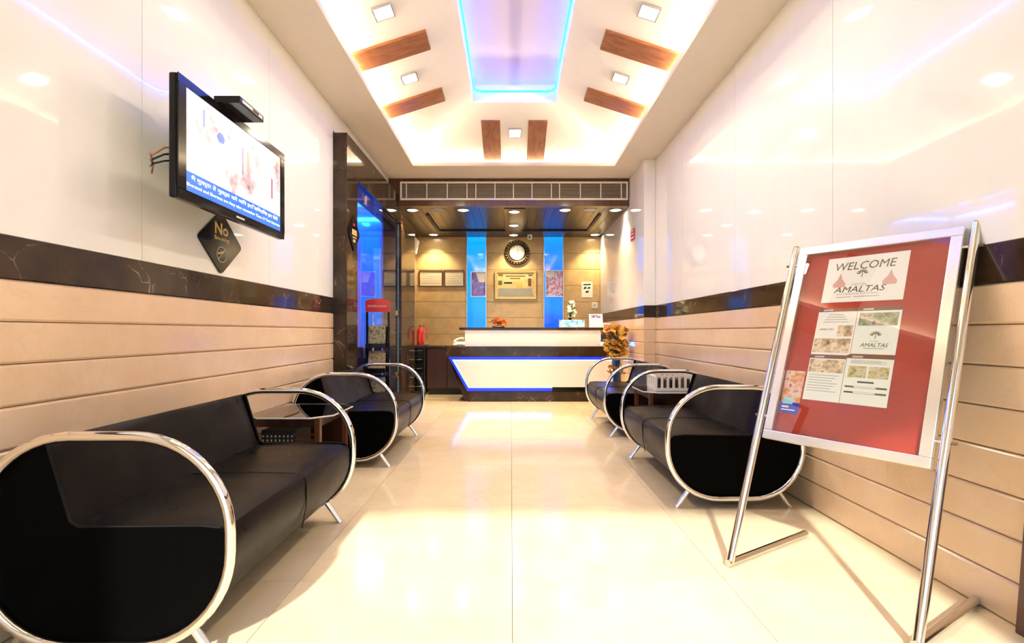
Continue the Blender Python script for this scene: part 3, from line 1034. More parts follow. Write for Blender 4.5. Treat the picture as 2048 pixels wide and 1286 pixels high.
for x0, x1, z0, z1 in ((1.335, 1.485, 1.915, 1.945), (1.345, 1.40, 1.845, 1.89), (1.41, 1.475, 1.85, 1.885), (1.375, 1.445, 1.775, 1.815)):
    MB().prism([(x0, z0), (x1 - .01, z0 + .004), (x1, z1), (x0 + .012, z1 - .006)], YB - .0052, YB - .0035, xz).build('lettering_line', 'blackink', nt)
sw = thing('light_switch', 'square cream switch plate on the back wall near the right corner', 'switch', (1.548, YB, 1.49))
MB().box(1.494, 1.602, YB - .012, YB - .001, 1.49, 1.60).build('plate', 'white', sw, bevel=.004)
MB().box(1.533, 1.563, YB - .018, YB - .0121, 1.53, 1.56).build('rocker', 'grayink', sw, bevel=.003)
cv_ = thing('dome_camera', 'small white security camera under the soffit right of the clock', 'security camera', (.34, 9.05, ZS))
MB().lathe([(.045, 0), (.045, -.014), (.030, -.022)], (.34, 9.05, ZS), 18).build('mount', 'white', cv_, smooth=True)
MB().lathe([(.045, -.020), (.048, -.045), (.036, -.075), (.001, -.088)], (.34, 9.05, ZS), 18).build('housing', 'white', cv_, smooth=True)
MB().lathe([(.001, -.05), (.018, -.045), (.02, -.03)], (.335, 9.05, ZS - .055), 14, 'y').build('lens', 'black', cv_, smooth=True)
rs = thing('red_wall_sign', 'small red square sign on the white wall right of the reception', 'sign', (XR2, 6.78, 2.26))
MB().box(XR2 - .005, XR2 + .001, 6.66, 6.88, 2.29, 2.44).build('plate', 'red', rs)
for z in (2.32, 2.37, 2.41):
    MB().box(XR2 - .0064, XR2 - .0045, 6.70, 6.84, z, z + .016).build('lettering_line', 'white', rs)
el = thing('wall_unit', 'slim white slanted unit high on the wall by the left certificate', 'wall unit', (-1.70, 8.75, 2.2))
MB().prism([(0, 0), (.07, .03), (.12, .26), (0, .26)], 8.45, 9.0, lambda a, b, d: (-1.764 + a, d, 2.42 + b)).build('housing', 'white', el, bevel=.008)
MB().box(-1.705, -1.700, 8.50, 8.95, 2.445, 2.455).build('slot', 'blackmatt', el)

# ------------------------------------------------------------------ things on the counter
petal_cache = {}


def blossom_mesh(name, mat, n, r, cup, width):
    mb = MB()
    for k in range(n):
        a = 2 * PI * k / n
        d_ = Vector((math.cos(a), math.sin(a), 0))
        s_ = Vector((-math.sin(a), math.cos(a), 0))
        c0 = Vector((0, 0, 0))
        l = d_ * r * .55 + s_ * r * width + Vector((0, 0, cup * .5))
        m_ = d_ * r * .55 + Vector((0, 0, cup * .25))
        rr_ = d_ * r * .55 - s_ * r * width + Vector((0, 0, cup * .5))
        tip = d_ * r + Vector((0, 0, cup))
        b_ = Vector((0, 0, -.0025))
        mb.add([c0, l, tip, rr_, m_, c0 + b_, m_ + b_], [(0, 4, 1), (1, 4, 2), (2, 4, 3), (3, 4, 0), (5, 1, 6), (1, 2, 6), (2, 3, 6), (3, 5, 6)])
    mb.lathe([(.001, r * .16), (r * .16, r * .10), (r * .12, 0)], (0, 0, 0), 6)
    o = mb.build(name, mat)
    me = o.data
    bpy.data.objects.remove(o)
    return me


BL_Y = blossom_mesh('golden_blossom', 'yellow', 6, .054, .020, .34)
BL_A = blossom_mesh('amber_blossom', 'amber', 6, .046, .02, .36)
BL_W = blossom_mesh('white_blossom', 'petalwhite', 5, .045, .02, .42)
BL_O = blossom_mesh('orange_blossom', 'orange', 7, .055, .03, .20)
LEAF = blossom_mesh('leaf_sprig', 'leafgreen', 3, .060, .03, .20)

# white flowers in a small vase
wf = thing('white_flower_vase', 'small dark vase of white flowers on the counter', 'flower vase', (.915, 7.75, 1.118))
MB().lathe([(.028, .0005), (.042, .03), (.046, .06), (.030, .10), (.022, .13), (.028, .15)], (.915, 7.75, 1.118), 18).build('vase', 'black', wf, smooth=True)
rnd = random.Random(3)
stm = MB()
for k in range(16):
    a = rnd.uniform(0, 2 * PI)
    hgt = .17 + .22 * (k / 15)
    rad = rnd.uniform(.015, .085) * (1.15 - .6 * k / 15)
    p = Vector((.915 + rad * math.cos(a), 7.75 + rad * math.sin(a) * .8, 1.118 + hgt))
    inst(BL_W if k % 4 else LEAF, 'blossom' if k % 4 else 'leaf', wf, p, (rnd.uniform(.6, 1.5), rnd.uniform(-.5, .5), rnd.uniform(-1, 1)))
    stm.tube([(.915, 7.75, 1.25), (.915 + rad * .5 * math.cos(a), 7.75 + rad * .4 * math.sin(a), 1.118 + hgt * .75), p], .003, 5)
stm.build('stems', 'darkgreen', wf)
# low orange decoration
of = thing('orange_flower_decoration', 'low bunch of orange artificial flowers on the counter', 'flowers', (-.195, 7.72, 1.118))
MB().lathe([(.09, .0005), (.10, .012), (.085, .03), (.001, .036)], (-.195, 7.72, 1.118), 18).build('bowl', 'brownink', of, smooth=True)
for k in range(22):
    a = rnd.uniform(0, 2 * PI)
    rad = rnd.uniform(.0, .125)
    inst(BL_O, 'blossom', of, (-.195 + rad * math.cos(a), 7.72 + rad * .6 * math.sin(a), 1.165 + rnd.uniform(0, .085) * (1.2 - rad * 6)), (rnd.uniform(-.8, 1.2), rnd.uniform(-.7, .7), rnd.uniform(0, 3)))
# blue card holder
ch_ = thing('card_display', 'long acrylic holder with blue printed cards on the counter', 'card holder', (.93, 7.62, 1.118))
MB().box(.735, 1.125, 7.60, 7.68, 1.1185, 1.13).build('tray', 'silver', ch_)
MB().prism([(7.61, 1.1305), (7.618, 1.1305), (7.668, 1.235), (7.660, 1.235)], .74, 1.12, lambda a, b, d: (d, a, b)).build('card', m_patches('blue_card_print', [(.02, .12, .30), (.10, .45, .70), (.70, .85, .90), (.03, .25, .50)], 16.0), ch_)
MB().box(.735, .74, 7.60, 7.68, 1.1305, 1.24).box(1.1205, 1.1255, 7.60, 7.68, 1.1305, 1.24).build('side', 'silver', ch_)
# desk calendar
dc = thing('desk_calendar', 'white desk calendar with purple picture on the counter end', 'calendar', (1.30, 7.66, 1.118))
cp = lambda a, b, d: (d, a, b)
MB().prism([(7.60, 1.1185), (7.606, 1.1185), (7.666, 1.325), (7.660, 1.325)], 1.195, 1.40, cp).build('front_leaf', 'white', dc)
MB().prism([(7.72, 1.1185), (7.726, 1.1185), (7.668, 1.325), (7.662, 1.325)], 1.195, 1.40, cp).build('rear_leaf', 'white', dc)
MB().prism([(7.640, 1.265), (7.6435, 1.265), (7.6570, 1.3115), (7.6545, 1.3115)], 1.22, 1.37, cp).build('picture', m_patches('calendar_picture', [(.04, .03, .05), (.20, .12, .40), (.75, .70, .85)], 30.0), dc)
MB().box(1.185, 1.41, 7.58, 7.599, 1.1185, 1.132).build('foot', 'white', dc)
sc_ = thing('small_framed_card', 'small white framed card standing behind the counter end', 'card', (1.50, 7.70, 1.08))
MB().box(1.425, 1.56, 7.80, 7.815, 1.0805, 1.19).build('frame', 'white', sc_, bevel=.003)
MB().box(1.445, 1.54, 7.7985, 7.7998, 1.10, 1.17).build('print', 'orangeink', sc_)
MB().prism([(7.8155, 1.0805), (7.87, 1.0805), (7.8155, 1.16)], 1.485, 1.495, cp).build('strut', 'white', sc_)

# golden flower arrangement on the floor
gf = thing('golden_flower_arrangement', 'tall blue floor vase with golden artificial flowers beside the counter', 'flower arrangement', (1.44, 6.86, 0))
MB().lathe([(.055, .0005), (.075, .03), (.070, .12), (.045, .30), (.040, .50), (.052, .64), (.062, .68), (.050, .68), (.035, .6)], (1.44, 6.86, 0), 22).build('vase', 'bluevase', gf, smooth=True)
rnd = random.Random(11)
st_ = MB()
layers = [(1.10, .21, 34), (1.02, .15, 12), (.93, .20, 28), (.83, .19, 26), (.74, .17, 20), (.55, .15, 9)]
for z, r_, n_ in layers:
    for k in range(n_):
        a = 2 * PI * k / n_ + rnd.uniform(-.2, .2)
        rad = r_ * rnd.uniform(.25, 1.0)
        p = Vector((1.44 + rad * math.cos(a), 6.86 + rad * math.sin(a), z + rnd.uniform(-.035, .03) - .2 * rad))
        if p.x > 1.565:
            p.x = 1.565
        inst(BL_Y if rnd.random() < .68 else BL_A, 'blossom', gf, p, (rnd.uniform(-.3, 1.3), rnd.uniform(-.6, .6), rnd.uniform(0, 3)))
        if k % 2 == 0:
            st_.tube([(1.44, 6.86, .64), (1.44 + rad * .5 * math.cos(a), 6.86 + rad * .5 * math.sin(a), max(.69, (z + .66) / 2 + .04)), p], .004, 5)
    for k in range(3):
        a = rnd.uniform(0, 6.28)
        inst(LEAF, 'leaf', gf, (1.44 + .09 * math.cos(a), 6.86 + .09 * math.sin(a), z - .06), (rnd.uniform(0, 1), rnd.uniform(-.5, .5), a))
st_.build('stems', 'stem', gf)

# ------------------------------------------------------------------ sofas
SD, SZ0, SZ1, SR, SLN = .80, .062, .722, .30, 1.22


def rrect(inset=0.0, n=10):
    """rounded rectangle in (depth, z), starting at the front middle going up, over, down the back"""
    d0, d1, z0, z1, r = inset, SD - inset, SZ0 + inset, SZ1 - inset, SR - inset
    pts = []
    for cd, cz, a0 in ((d0 + r, z1 - r, 180), (d1 - r, z1 - r, 90), (d1 - r, z0 + r, 0), (d0 + r, z0 + r, -90)):
        for k in range(n + 1):
            a = math.radians(a0 - 90 * k / n)
            pts.append((cd + r * math.cos(a), cz + r * math.sin(a)))
    return pts


def make_sofa(label, group):
    t = thing('sofa', label, 'sofa', (0, 0, 0), group)
    f3 = lambda d, z, y: (-d, y, z)
    ins = .008
    rp = rrect(ins)
    seat_z = .437
    # lower body: everything of the outline below the seat
    low = [p for p in rp if p[1] <= seat_z - .03]
    # order: outline runs front-up ... so take back part then front part
    back_low = [p for p in rp if p[0] > SD / 2 and p[1] < .43]
    front_low = [p for p in rp if p[0] <= SD / 2 and p[1] < .36]
    poly = [(ins + .004, .40), (ins + .018, .428), (ins + .05, seat_z), (.30, seat_z + .006), (.52, seat_z - .004), (SD - ins, .425)] + back_low + front_low
    y0, y1 = .022, SLN - .022
    ye = [y0, y0 + .02] + [y0 + .02 + (y1 - y0 - .04) * k / 10 for k in range(1, 10)] + [y1 - .02, y1]
    b = MB()
    n = len(poly)
    vs2 = []
    for y in ye:
        edge = min(y - y0, y1 - y, abs(y - SLN / 2))
        puff = -.010 * max(0, 1 - edge / .05) ** 2
        for d, z in poly:
            vs2.append(f3(d, z + (puff if z > .42 and d < .55 else 0), y))
    fs = [tuple(range(n))[::-1], tuple((len(ye) - 1) * n + i for i in range(n))]
    for k in range(len(ye) - 1):
        for i in range(n):
            fs.append((k * n + i, k * n + (i + 1) % n, (k + 1) * n + (i + 1) % n, (k + 1) * n + i))
    b.add(vs2, fs)
    b.build('seat', 'leather', t, smooth=True)
    # backrest
    topb = [p for p in rp if p[0] > .60 and p[1] > .43]
    bp = [(.505, .425), (.520, .47), (.555, .58), (.585, .67), (.592, .692), (.606, .706)] + topb
    b = MB()
    n = len(bp)
    vs2 = []
    for y in ye:
        edge = min(y - y0, y1 - y, abs(y - SLN / 2))
        puff = .012 * max(0, 1 - edge / .05) ** 2
        for d, z in bp:
            vs2.append(f3(d + (puff if d < .6 and z > .45 else 0), z, y))
    fs = [tuple(range(n))[::-1], tuple((len(ye) - 1) * n + i for i in range(n))]
    for k in range(len(ye) - 1):
        for i in range(n):
            fs.append((k * n + i, k * n + (i + 1) % n, (k + 1) * n + (i + 1) % n, (k + 1) * n + i))
    b.add(vs2, fs)
    b.build('backrest', 'leather', t, smooth=True)
    # end panels
    full = [(ins + .004, .40), (ins + .03, .43), (.10, .436), (.49, .432), (.515, .45), (.555, .58), (.588, .69), (.60, .704)] + topb + back_low + front_low
    for a, c in ((.010, .0215), (SLN - .0215, SLN - .010)):
        MB().prism(full, a, c, f3).build('end_panel', 'endpanel', t)
    for y in (.014, SLN - .014):
        MB().tube([f3(d, z, y) for d, z in full[1:8]], .0045, 8).build('piping', 'piping', t, smooth=True)
        ring = [f3(d, z, 0 if y < .5 else SLN) for d, z in rrect(0.0, 12)]
        MB().tube(ring, .0165, 14, closed=True).build('chrome_ring', 'chrome', t, smooth=True)
    # centre seams
    MB().tube([f3(d - .001, z - .006, SLN / 2) for d, z in ((.03, .20), (.012, .30), (.010, .40), (.024, .430), (.055, .440), (.30, .446), (.505, .437))], .0022, 6).build('seam', 'piping', t)
    # legs
    for y in (.03, SLN - .03):
        for d_t, d_b in ((.135, .060), (SD - .135, SD - .06)):
            MB().tube([f3(d_t, .105, y), f3(d_b, .0005, y)], .014, 12).build('leg', 'chrome', t, smooth=True)
    return t


GS = 'black leather sofas with chrome rings'
sofa = make_sofa('black leather sofa with chrome rings on the left, nearest the camera', GS)
sofa.location = (-.882, 1.57, 0)
for loc, rz, lab in (((-.890, 3.87, 0), 0, 'black leather sofa with chrome rings on the left, beside the newspaper rack'),
                     ((.930, 2.965 + SLN, 0), PI, 'black leather sofa with chrome rings on the right, half behind the notice board'),
                     ((.935, 4.975 + SLN, 0), PI, 'black leather sofa with chrome rings on the right, nearest the counter')):
    c = copy_tree(sofa)
    c.location = loc
    c.rotation_euler = (0, 0, rz)
    c['label'] = lab

# ------------------------------------------------------------------ side tables
def side_table(x0, x1, y0, y1, label, front):
    zt = .525
    t = thing('side_table', label, 'side table', ((x0 + x1) / 2, (y0 + y1) / 2, 0), 'low glass topped side tables')
    ch = .11
    oct_ = [(x0 + ch, y0), (x1 - ch, y0), (x1, y0 + ch), (x1, y1 - ch), (x1 - ch, y1), (x0 + ch, y1), (x0, y1 - ch), (x0, y0 + ch)]
    MB().prism(oct_, zt - .010, zt, lambda a, b, d: (a, b, d)).build('glass_top', 'tableglass', t, bevel=.002, seg=1)
    MB().tube([(a, b, zt - .005) for a, b in oct_], .0052, 6, closed=True).build('glass_rim', 'silverprint', t)
    lx0, lx1, ly0, ly1 = x0 + .055, x1 - .075, y0 + .05, y1 - .05
    for a, b in ((lx0, ly0), (lx1, ly0), (lx0, ly1), (lx1, ly1)):
        MB().box(a - .018, a + .018, b - .018, b + .018, 0, zt - .0105).build('leg', 'legwood', t, bevel=.003, seg=1)
    for b in (ly0, ly1):
        MB().box(lx0 + .0185, lx1 - .0185, b - .010, b + .010, zt - .065, zt - .011).build('rail', 'cabinet', t)
    for a in (lx0, lx1):
        MB().box(a - .010, a + .010, ly0 + .0185, ly1 - .0185, zt - .065, zt - .011).build('rail', 'cabinet', t)
    MB().box(lx0 - .010, lx1 + .010, ly0 + .019, ly1 - .019, .20, .216).build('shelf', 'cabinet', t)
    MB().box(lx0 + .019, lx1 - .019, ly1 - .008, ly1 + .008, .217, zt - .066).build('back_board', 'cabinet', t)
    for k in range(4):
        z = .30 + .035 * k
        MB().box(lx0 + .26, lx1 - .02, ly0 - .006, ly0 + .006, z, z + .012).build('slat', 'legwood', t)
    return t


side_table(-1.665, -1.125, 3.06, 3.66, 'octagonal glass topped side table between the two left sofas', 1)
side_table(1.17, 1.735, 4.33, 4.93, 'octagonal glass topped side table between the two right sofas', -1)
# wicker magazine holder on the shelf of the left table
wk = thing('wicker_holder', 'dark wicker holder under the glass top of the left side table', 'wicker holder', (-1.45, 3.18, .216))
MB().box(-1.58, -1.36, 3.16, 3.40, .2165, .43).build('holder_body', 'blackmatt', wk, bevel=.006)
dots = MB()
for i in range(8):
    for j in range(7):
        cx_, cz_ = -1.565 + .026 * i, .235 + .026 * j
        dots.box(cx_ - .004, cx_ + .004, 3.156, 3.1598, cz_ - .006, cz_ + .006)
o = dots.build('weave', 'silverprint', wk)
o['kind'] = 'stuff'

# cream slatted tray with books on the right table
tr = thing('slatted_tray', 'cream slatted tray holding dark books on the right side table', 'tray', (1.50, 4.56, .525))
ty0, ty1, tx0, tx1 = 4.44, 4.72, 1.285, 1.66
MB().box(tx0 + .012, tx1 - .012, ty0 + .012, ty1 - .012, .5255, .540).build('base', 'cream', tr)
for a in ((tx0, tx1, ty0, ty0 + .012), (tx0, tx1, ty1 - .012, ty1), (tx0, tx0 + .012, ty0 + .012, ty1 - .012), (tx1 - .012, tx1, ty0 + .012, ty1 - .012)):
    MB().box(a[0], a[1], a[2], a[3], .5255, .552).build('lower_rail', 'cream', tr)
    MB().box(a[0], a[1], a[2], a[3], .650, .668).build('upper_rail', 'cream', tr)
for k in range(8):
    xx = tx0 + .006 + (tx1 - tx0 - .012) * k / 7
    for y in (ty0, ty1 - .012):
        MB().box(xx - .010, xx + .010, y + .001, y + .011, .552, .650).build('upright', 'cream', tr)
for k in range(1, 5):
    yy_ = ty0 + (ty1 - ty0) * k / 5
    for xx in (tx0, tx1 - .012):
        MB().box(xx + .001, xx + .011, yy_ - .010, yy_ + .010, .552, .650).build('upright', 'cream', tr)
for k in range(5):
    xx = tx0 + .03 + .064 * k
    b = MB().box(xx, xx + .045, ty0 + .03, ty1 - .03, .5405, .632 - .006 * (k % 3)).build('book', 'blackmatt' if k % 2 == 0 else 'brownink', None, bevel=.002, seg=1)
    tag(b, ['first', 'second', 'third', 'fourth', 'fifth'][k] + ' dark book from the left standing in the cream slatted tray', 'book', 'books in the slatted tray')
# green plant on the lower shelf of that table
gp = thing('green_plant', 'small dark green plant on the shelf of the right side table', 'plant', (1.38, 4.46, .216))
MB().lathe([(.045, .0005), (.06, .02), (.065, .07), (.06, .075), (.001, .07)], (1.40, 4.50, .216), 16).build('pot', 'darkgreen', gp, smooth=True)
for k in range(9):
    a = 2 * PI * k / 9 + .3
    rl = .10 + .03 * (k % 3)
    pts, ws = [], []
    for i in range(6):
        u_ = i / 5
        pts.append(Vector((1.40 + rl * u_ * math.cos(a), 4.50 + rl * .8 * u_ * math.sin(a), .285 + .17 * u_ - .10 * u_ * u_)))
        ws.append(.022 * math.sin(PI * (u_ * .85 + .12)))
    s_ = Vector((-math.sin(a), math.cos(a), 0))
    lf = MB()
    vv = []
    for p, w_ in zip(pts, ws):
        vv += [p + s_ * w_, p + Vector((0, 0, -.006)), p - s_ * w_]
    lf.add(vv, [(3 * i + j, 3 * i + j + 1, 3 * i + j + 4, 3 * i + j + 3) for i in range(5) for j in range(2)])
    lf.build('leaf', 'leafgreen', gp)

# ------------------------------------------------------------------ television with set-top box
tv = thing('television', 'wall mounted flat television showing a bright picture with a blue caption bar', 'television', (-1.48, 2.69, 1.64))
TXF, TY0, TY1, TZ0, TZ1 = -1.45, 2.18, 3.20, 1.64, 2.187
SY0, SY1, SZ_0, SZ_1 = 2.236, 3.148, 1.682, 2.146
cas = MB()
cas.box(TXF - .045, TXF - .008, TY0, TY1, TZ0, TZ1)
cas.build('case', 'black', tv, bevel=.008)
bz = MB()
for a in ((TY0, TY1, TZ0, SZ_0), (TY0, TY1, SZ_1, TZ1), (TY0, SY0, SZ_0, SZ_1), (SY1, TY1, SZ_0, SZ_1)):
    bz.box(TXF - .0075, TXF, a[0], a[1], a[2], a[3])
bz.build('bezel', 'black', tv, bevel=.003)
MB().box(TXF - .0075, TXF - .004, SY0, SY1, SZ_0, SZ_1).build('screen', m_patches('screen_picture', [(.35, .16, .22), (1.0, .62, .60), (1.0, 1.0, 1.0), (1.0, 1.0, 1.0), (.62, .66, .90)], 6.5, em=.62, detail=6.0), tv)
cap_z = 1.775
MB().box(TXF - .0038, TXF - .003, SY0, SY1, SZ_0, cap_z).build('caption_bar', emit('caption_blue', (.01, .16, .95), .75), tv)
wht = emit('caption_white', (.9, .97, 1.0), 1.2)
UY, UZ = (0, 1, 0), (0, 0, 1)
text('caption_text', 'मैं मुक्ता ते मुक्ता करे जिन हरि सिमरिया हर वेले', (TXF - .0028, SY0 + .035, 1.736), UY, UZ, .84, .030, wht, tv)
text('caption_text', 'liberated and liberates are they who remember Thee, O True Supreme', (TXF - .0028, SY0 + .005, 1.705), UY, UZ, .90, .020, wht, tv)
scr = [('blue_turban', emit('screen_blue', (.03, .10, .55), 1.0), [(2.47, 2.02), (2.49, 2.045), (2.52, 2.045), (2.54, 2.025), (2.53, 2.0), (2.49, 1.995)]),
       ('face', emit('screen_skin', (.75, .45, .38), 1.0), [(2.50, 1.994), (2.53, 1.998), (2.545, 1.96), (2.51, 1.955)]),
       ('dark_column', emit('screen_dark', (.25, .20, .30), 1.0), [(2.70, 2.05), (2.72, 2.05), (2.72, 1.90), (2.70, 1.90)]),
       ('dark_column', emit('screen_brown', (.45, .28, .22), 1.0), [(2.75, 2.04), (2.78, 2.04), (2.78, 1.93), (2.75, 1.93)]),
       ('dark_column', emit('screen_maroon', (.35, .10, .12), 1.0), [(3.03, 1.98), (3.05, 1.98), (3.05, 1.86), (3.03, 1.86)]),
       ('dark_column', emit('screen_slate', (.22, .25, .40), 1.0), [(2.36, 2.10), (2.375, 2.10), (2.375, 2.02), (2.36, 2.02)])]
for nm, mt, poly in scr:
    MB().prism(poly, TXF - .0039, TXF - .0033, lambda a, b, d: (d, a, b)).build(nm, mt, tv)
MB().box(TXF + .0001, TXF + .0012, 2.64, 2.72, 1.655, 1.665).build('maker_mark', 'silverprint', tv)
MB().box(-1.56, TXF - .0455, 2.30, 3.08, 1.74, 2.08).build('rear_housing', 'blackmatt', tv, bevel=.01)
MB().box(-1.697, -1.5605, 2.55, 2.85, 1.80, 2.02).build('wall_bracket', 'blackmatt', tv, bevel=.004)
for k in range(5):
    MB().box(-1.553, -1.535, 2.294, 2.2995, 1.965 + .018 * k, 1.977 + .018 * k).build('vent_slot', 'silverprint', tv)
for k in range(3):
    MB().tube([(-1.545, 2.30, 1.90 - .03 * k), (-1.56, 2.25, 1.88 - .03 * k), (-1.60, 2.23, 1.84 - .02 * k), (-1.63, 2.26, 1.86 - .03 * k), (-1.66, 2.32, 1.83), (-1.696, 2.36, 1.80)], .004, 6).build('cable', 'black' if k else 'orangeink', tv, smooth=True)
sb = thing('set_top_box', 'flat black set-top box lying on top of the television', 'set-top box', (-1.42, 2.59, TZ1))
MB().box(-1.475, -1.345, 2.48, 2.72, TZ1 + .0008, TZ1 + .036).build('case', 'black', sb, bevel=.003)
MB().box(-1.3448, -1.342, 2.50, 2.70, TZ1 + .010, TZ1 + .026).build('front_panel', 'silverprint', sb)
MB().box(-1.3418, -1.3408, 2.60, 2.66, TZ1 + .013, TZ1 + .023).build('display', 'black', sb)


# ------------------------------------------------------------------ diamond signs
def rounded_diamond(cy_, cz_, hw, hh, r=.03):
    pts = []
    cs = [(cy_, cz_ - hh), (cy_ + hw, cz_), (cy_, cz_ + hh), (cy_ - hw, cz_)]
    for k in range(4):
        p0, p1, p2 = Vector(cs[k - 1]), Vector(cs[k]), Vector(cs[(k + 1) % 4])
        a, b = p1 + (p0 - p1).normalized() * r, p1 + (p2 - p1).normalized() * r
        for i in range(5):
            t_ = i / 4
            pts.append(tuple(a * (1 - t_) ** 2 + p1 * 2 * t_ * (1 - t_) + b * t_ ** 2))
    return pts


XW = XL - .0015
ns = thing('no_smoking_sign', 'black diamond shaped No Smoking sign below the television', 'sign', (XW, 2.94, 1.39))
MB().prism(rounded_diamond(2.94, 1.575, .225, .188), XW + .0005, XW + .010, lambda a, b, d: (d, a, b)).build('plate', 'black', ns, bevel=.001, seg=1)
text('lettering', 'No', (XW + .0103, 2.873, 1.618), UY, UZ, .135, .070, 'goldpaint', ns, bold=.025)
text('lettering', 'Smoking', (XW + .0103, 2.868, 1.578), UY, UZ, .150, .032, 'goldpaint', ns, bold=.015)
ringp = [(XW + .0108, 2.94 + .048 * math.cos(2 * PI * k / 28), 1.505 + .044 * math.sin(2 * PI * k / 28)) for k in range(28)]
MB().tube(ringp, .0028, 6, closed=True).build('ring_symbol', 'silverprint', ns)
MB().obox((XW + .0102, 2.905, 1.500), (0, .96, .28), (0, -.28, .96), (1, 0, 0), .065, .011, .001).build('cigarette_symbol', 'goldpaint', ns)
MB().obox((XW + .0114, 2.908, 1.472), (0, .70, .71), (0, -.71, .70), (1, 0, 0), .095, .005, .001).build('bar_symbol', 'silverprint', ns)
XP = PX + .0005
ds = thing('door_sign', 'black diamond sign with gold lettering on the marble beside the glass door', 'sign', (XP, 5.0, 1.86))
MB().prism(rounded_diamond(5.005, 2.04, .185, .188), XP + .0003, XP + .010, lambda a, b, d: (d, a, b)).build('plate', 'black', ds, bevel=.001, seg=1)
for (y0, z0, y1, z1, mt) in ((4.96, 2.105, 5.03, 2.135, 'red'), (4.93, 2.015, 5.085, 2.075, 'goldpaint'), (4.945, 1.985, 5.07, 2.003, 'goldpaint'), (4.96, 1.945, 5.04, 1.975, 'goldpaint')):
    MB().prism([(y0, z0), (y1, z0 + .004), (y1 - .006, z1), (y0 + .004, z1 - .004)], XP + .0101, XP + .0108, lambda a, b, d: (d, a, b)).build('lettering_line', mt, ds)

# ------------------------------------------------------------------ newspaper rack in front of the glass
nr = thing('newspaper_rack', 'tall black rack with red header holding newspapers by the glass door', 'newspaper rack', (-1.42, 5.34, 0))
rx0, rx1, ry = -1.535, -1.305, 5.34
for a in (rx0, rx1):
    MB().box(a - .010, a + .010, ry - .012, ry + .012, .02, 1.30).build('post', 'black', nr, bevel=.003, seg=1)
    MB().box(a - .012, a + .012, ry - .16, ry + .12, .0, .0195).build('foot', 'black', nr)
hd = [(rx0 - .012, 1.262)] + [(rx1 + .012, 1.262)] + [(rx0 - .012 + (rx1 - rx0 + .024) * (1 - k / 10), 1.385 + .022 * math.sin(PI * k / 10)) for k in range(11)]
MB().prism(hd, ry - .026, ry - .0125, xz).build('header', 'red', nr)
text('lettering', 'NEWSPAPER & MAGAZINE', (rx0 + .012, ry - .0262, 1.315), (1, 0, 0), (0, 0, 1), .205, .020, 'silverprint', nr)
MB().box(rx0 + .011, rx1 - .011, ry - .004, ry + .004, 1.13, 1.26).build('clear_panel', 'glass', nr)
for zb, dz in ((.88, 0), (.62, 0), (.36, 0)):
    MB().box(rx0 + .0105, rx1 - .0105, ry - .10, ry + .0, zb, zb + .008).build('shelf', 'black', nr)
    MB().box(rx0 + .0105, rx1 - .0105, ry - .106, ry - .1005, zb, zb + .05).build('shelf_lip', 'red' if zb < .6 else 'black', nr)
    MB().obox((rx0 + .011, ry - .012, zb + .0085), (1, 0, 0), (0, .06, .998), (0, -1, 0), rx1 - rx0 - .022, .22, .004).build('back_plate', 'black', nr)
papers = [('folded newspaper on the top tier of the rack', .8885, .235, 'newsprint', 0), ('folded newspaper on the middle tier of the rack', .6285, .22, 'newsprint2', .02), ('folded newspaper on the bottom tier of the rack', .3685, .20, 'newsprint', .05)]
for lab, z, hh, mt, tw in papers:
    p = thing('newspaper', lab, 'newspaper', (-1.42, ry - .06, z), 'newspapers in the rack')
    for k in range(2):
        MB().obox((rx0 + .02 + .012 * k, ry - .050 - .012 * k, z + .0003), Vector((1, 0, tw)).normalized(), (0, .14, .99), (0, -1, 0), rx1 - rx0 - .055, hh - .02 * k, .006).build('fold', mt, p, bevel=.0015, seg=1)

# ------------------------------------------------------------------ notice board on chrome stand
B0 = Vector((.981, 2.239, 0))
EU = Vector((.52321, -.85221, 0))
EV = Vector((.29368, .18030, .93875))
EN = Vector((-.80000, -.49116, .34461)) # towards the viewer
BK = Vector((.85221, .52321, 0))
W_, L_ = .690, 1.567


def bp(u, v, n=0.0):
    return B0 + EU * u + EV * v + EN * n


nb = thing('notice_board', 'chrome framed red notice board with papers on a leaning chrome stand', 'notice board', B0)
rp_ = .0165
for u, fl_ in ((0.0, .62), (W_, .56)):
    top = bp(u, L_) + Vector((0, 0, 0))
    base = B0 + EU * u + Vector((0, 0, rp_ + .0005))
    dirv = (top - base).normalized()
    MB().tube([base, top], rp_, 18).build('post', 'chrome', nb, smooth=True)
    tip = base + BK * fl_
    MB().tube([base - BK * .016, tip], rp_, 18).build('foot', 'steel', nb, smooth=True)
    MB().tube([top, top + dirv * .006], [rp_ * .98, rp_ * .7], 16).build('end_cap', 'black', nb)
    for vv_ in (.70, 1.47):
        c = bp(u, vv_)
        sg = -1 if u < .3 else 1
        MB().tube([c + EU * sg * .016, c + EU * sg * .030], .006, 10).build('screw_knob', 'brownink', nb, smooth=True)
        MB().tube([c, c - EU * sg * .034], .006, 10).build('spacer', 'steel', nb, smooth=True)
u0, u1, v0, v1 = .030, .660, .595, 1.556
fw = .040
FN0, FN1 = -.016, .016
frm = [(u0, u1, v0, v0 + fw), (u0, u1, v1 - fw, v1), (u0, u0 + fw, v0 + fw, v1 - fw), (u1 - fw, u1, v0 + fw, v1 - fw)]
for a in frm:
    MB().obox(bp(a[0], a[2], FN0), EU, EV, EN, a[1] - a[0], a[3] - a[2], FN1 - FN0).build('frame_bar', 'silver', nb, bevel=.003)
MB().obox(bp(u0 + fw, v0 + fw, -.012), EU, EV, EN, u1 - u0 - 2 * fw, v1 - v0 - 2 * fw, .010).build('board', 'redfelt', nb)
MB().obox(bp(u0 + .01, v0 + .01, -.0185), EU, EV, EN, u1 - u0 - .02, v1 - v0 - .02, .002).build('back_cover', 'blackmatt', nb)
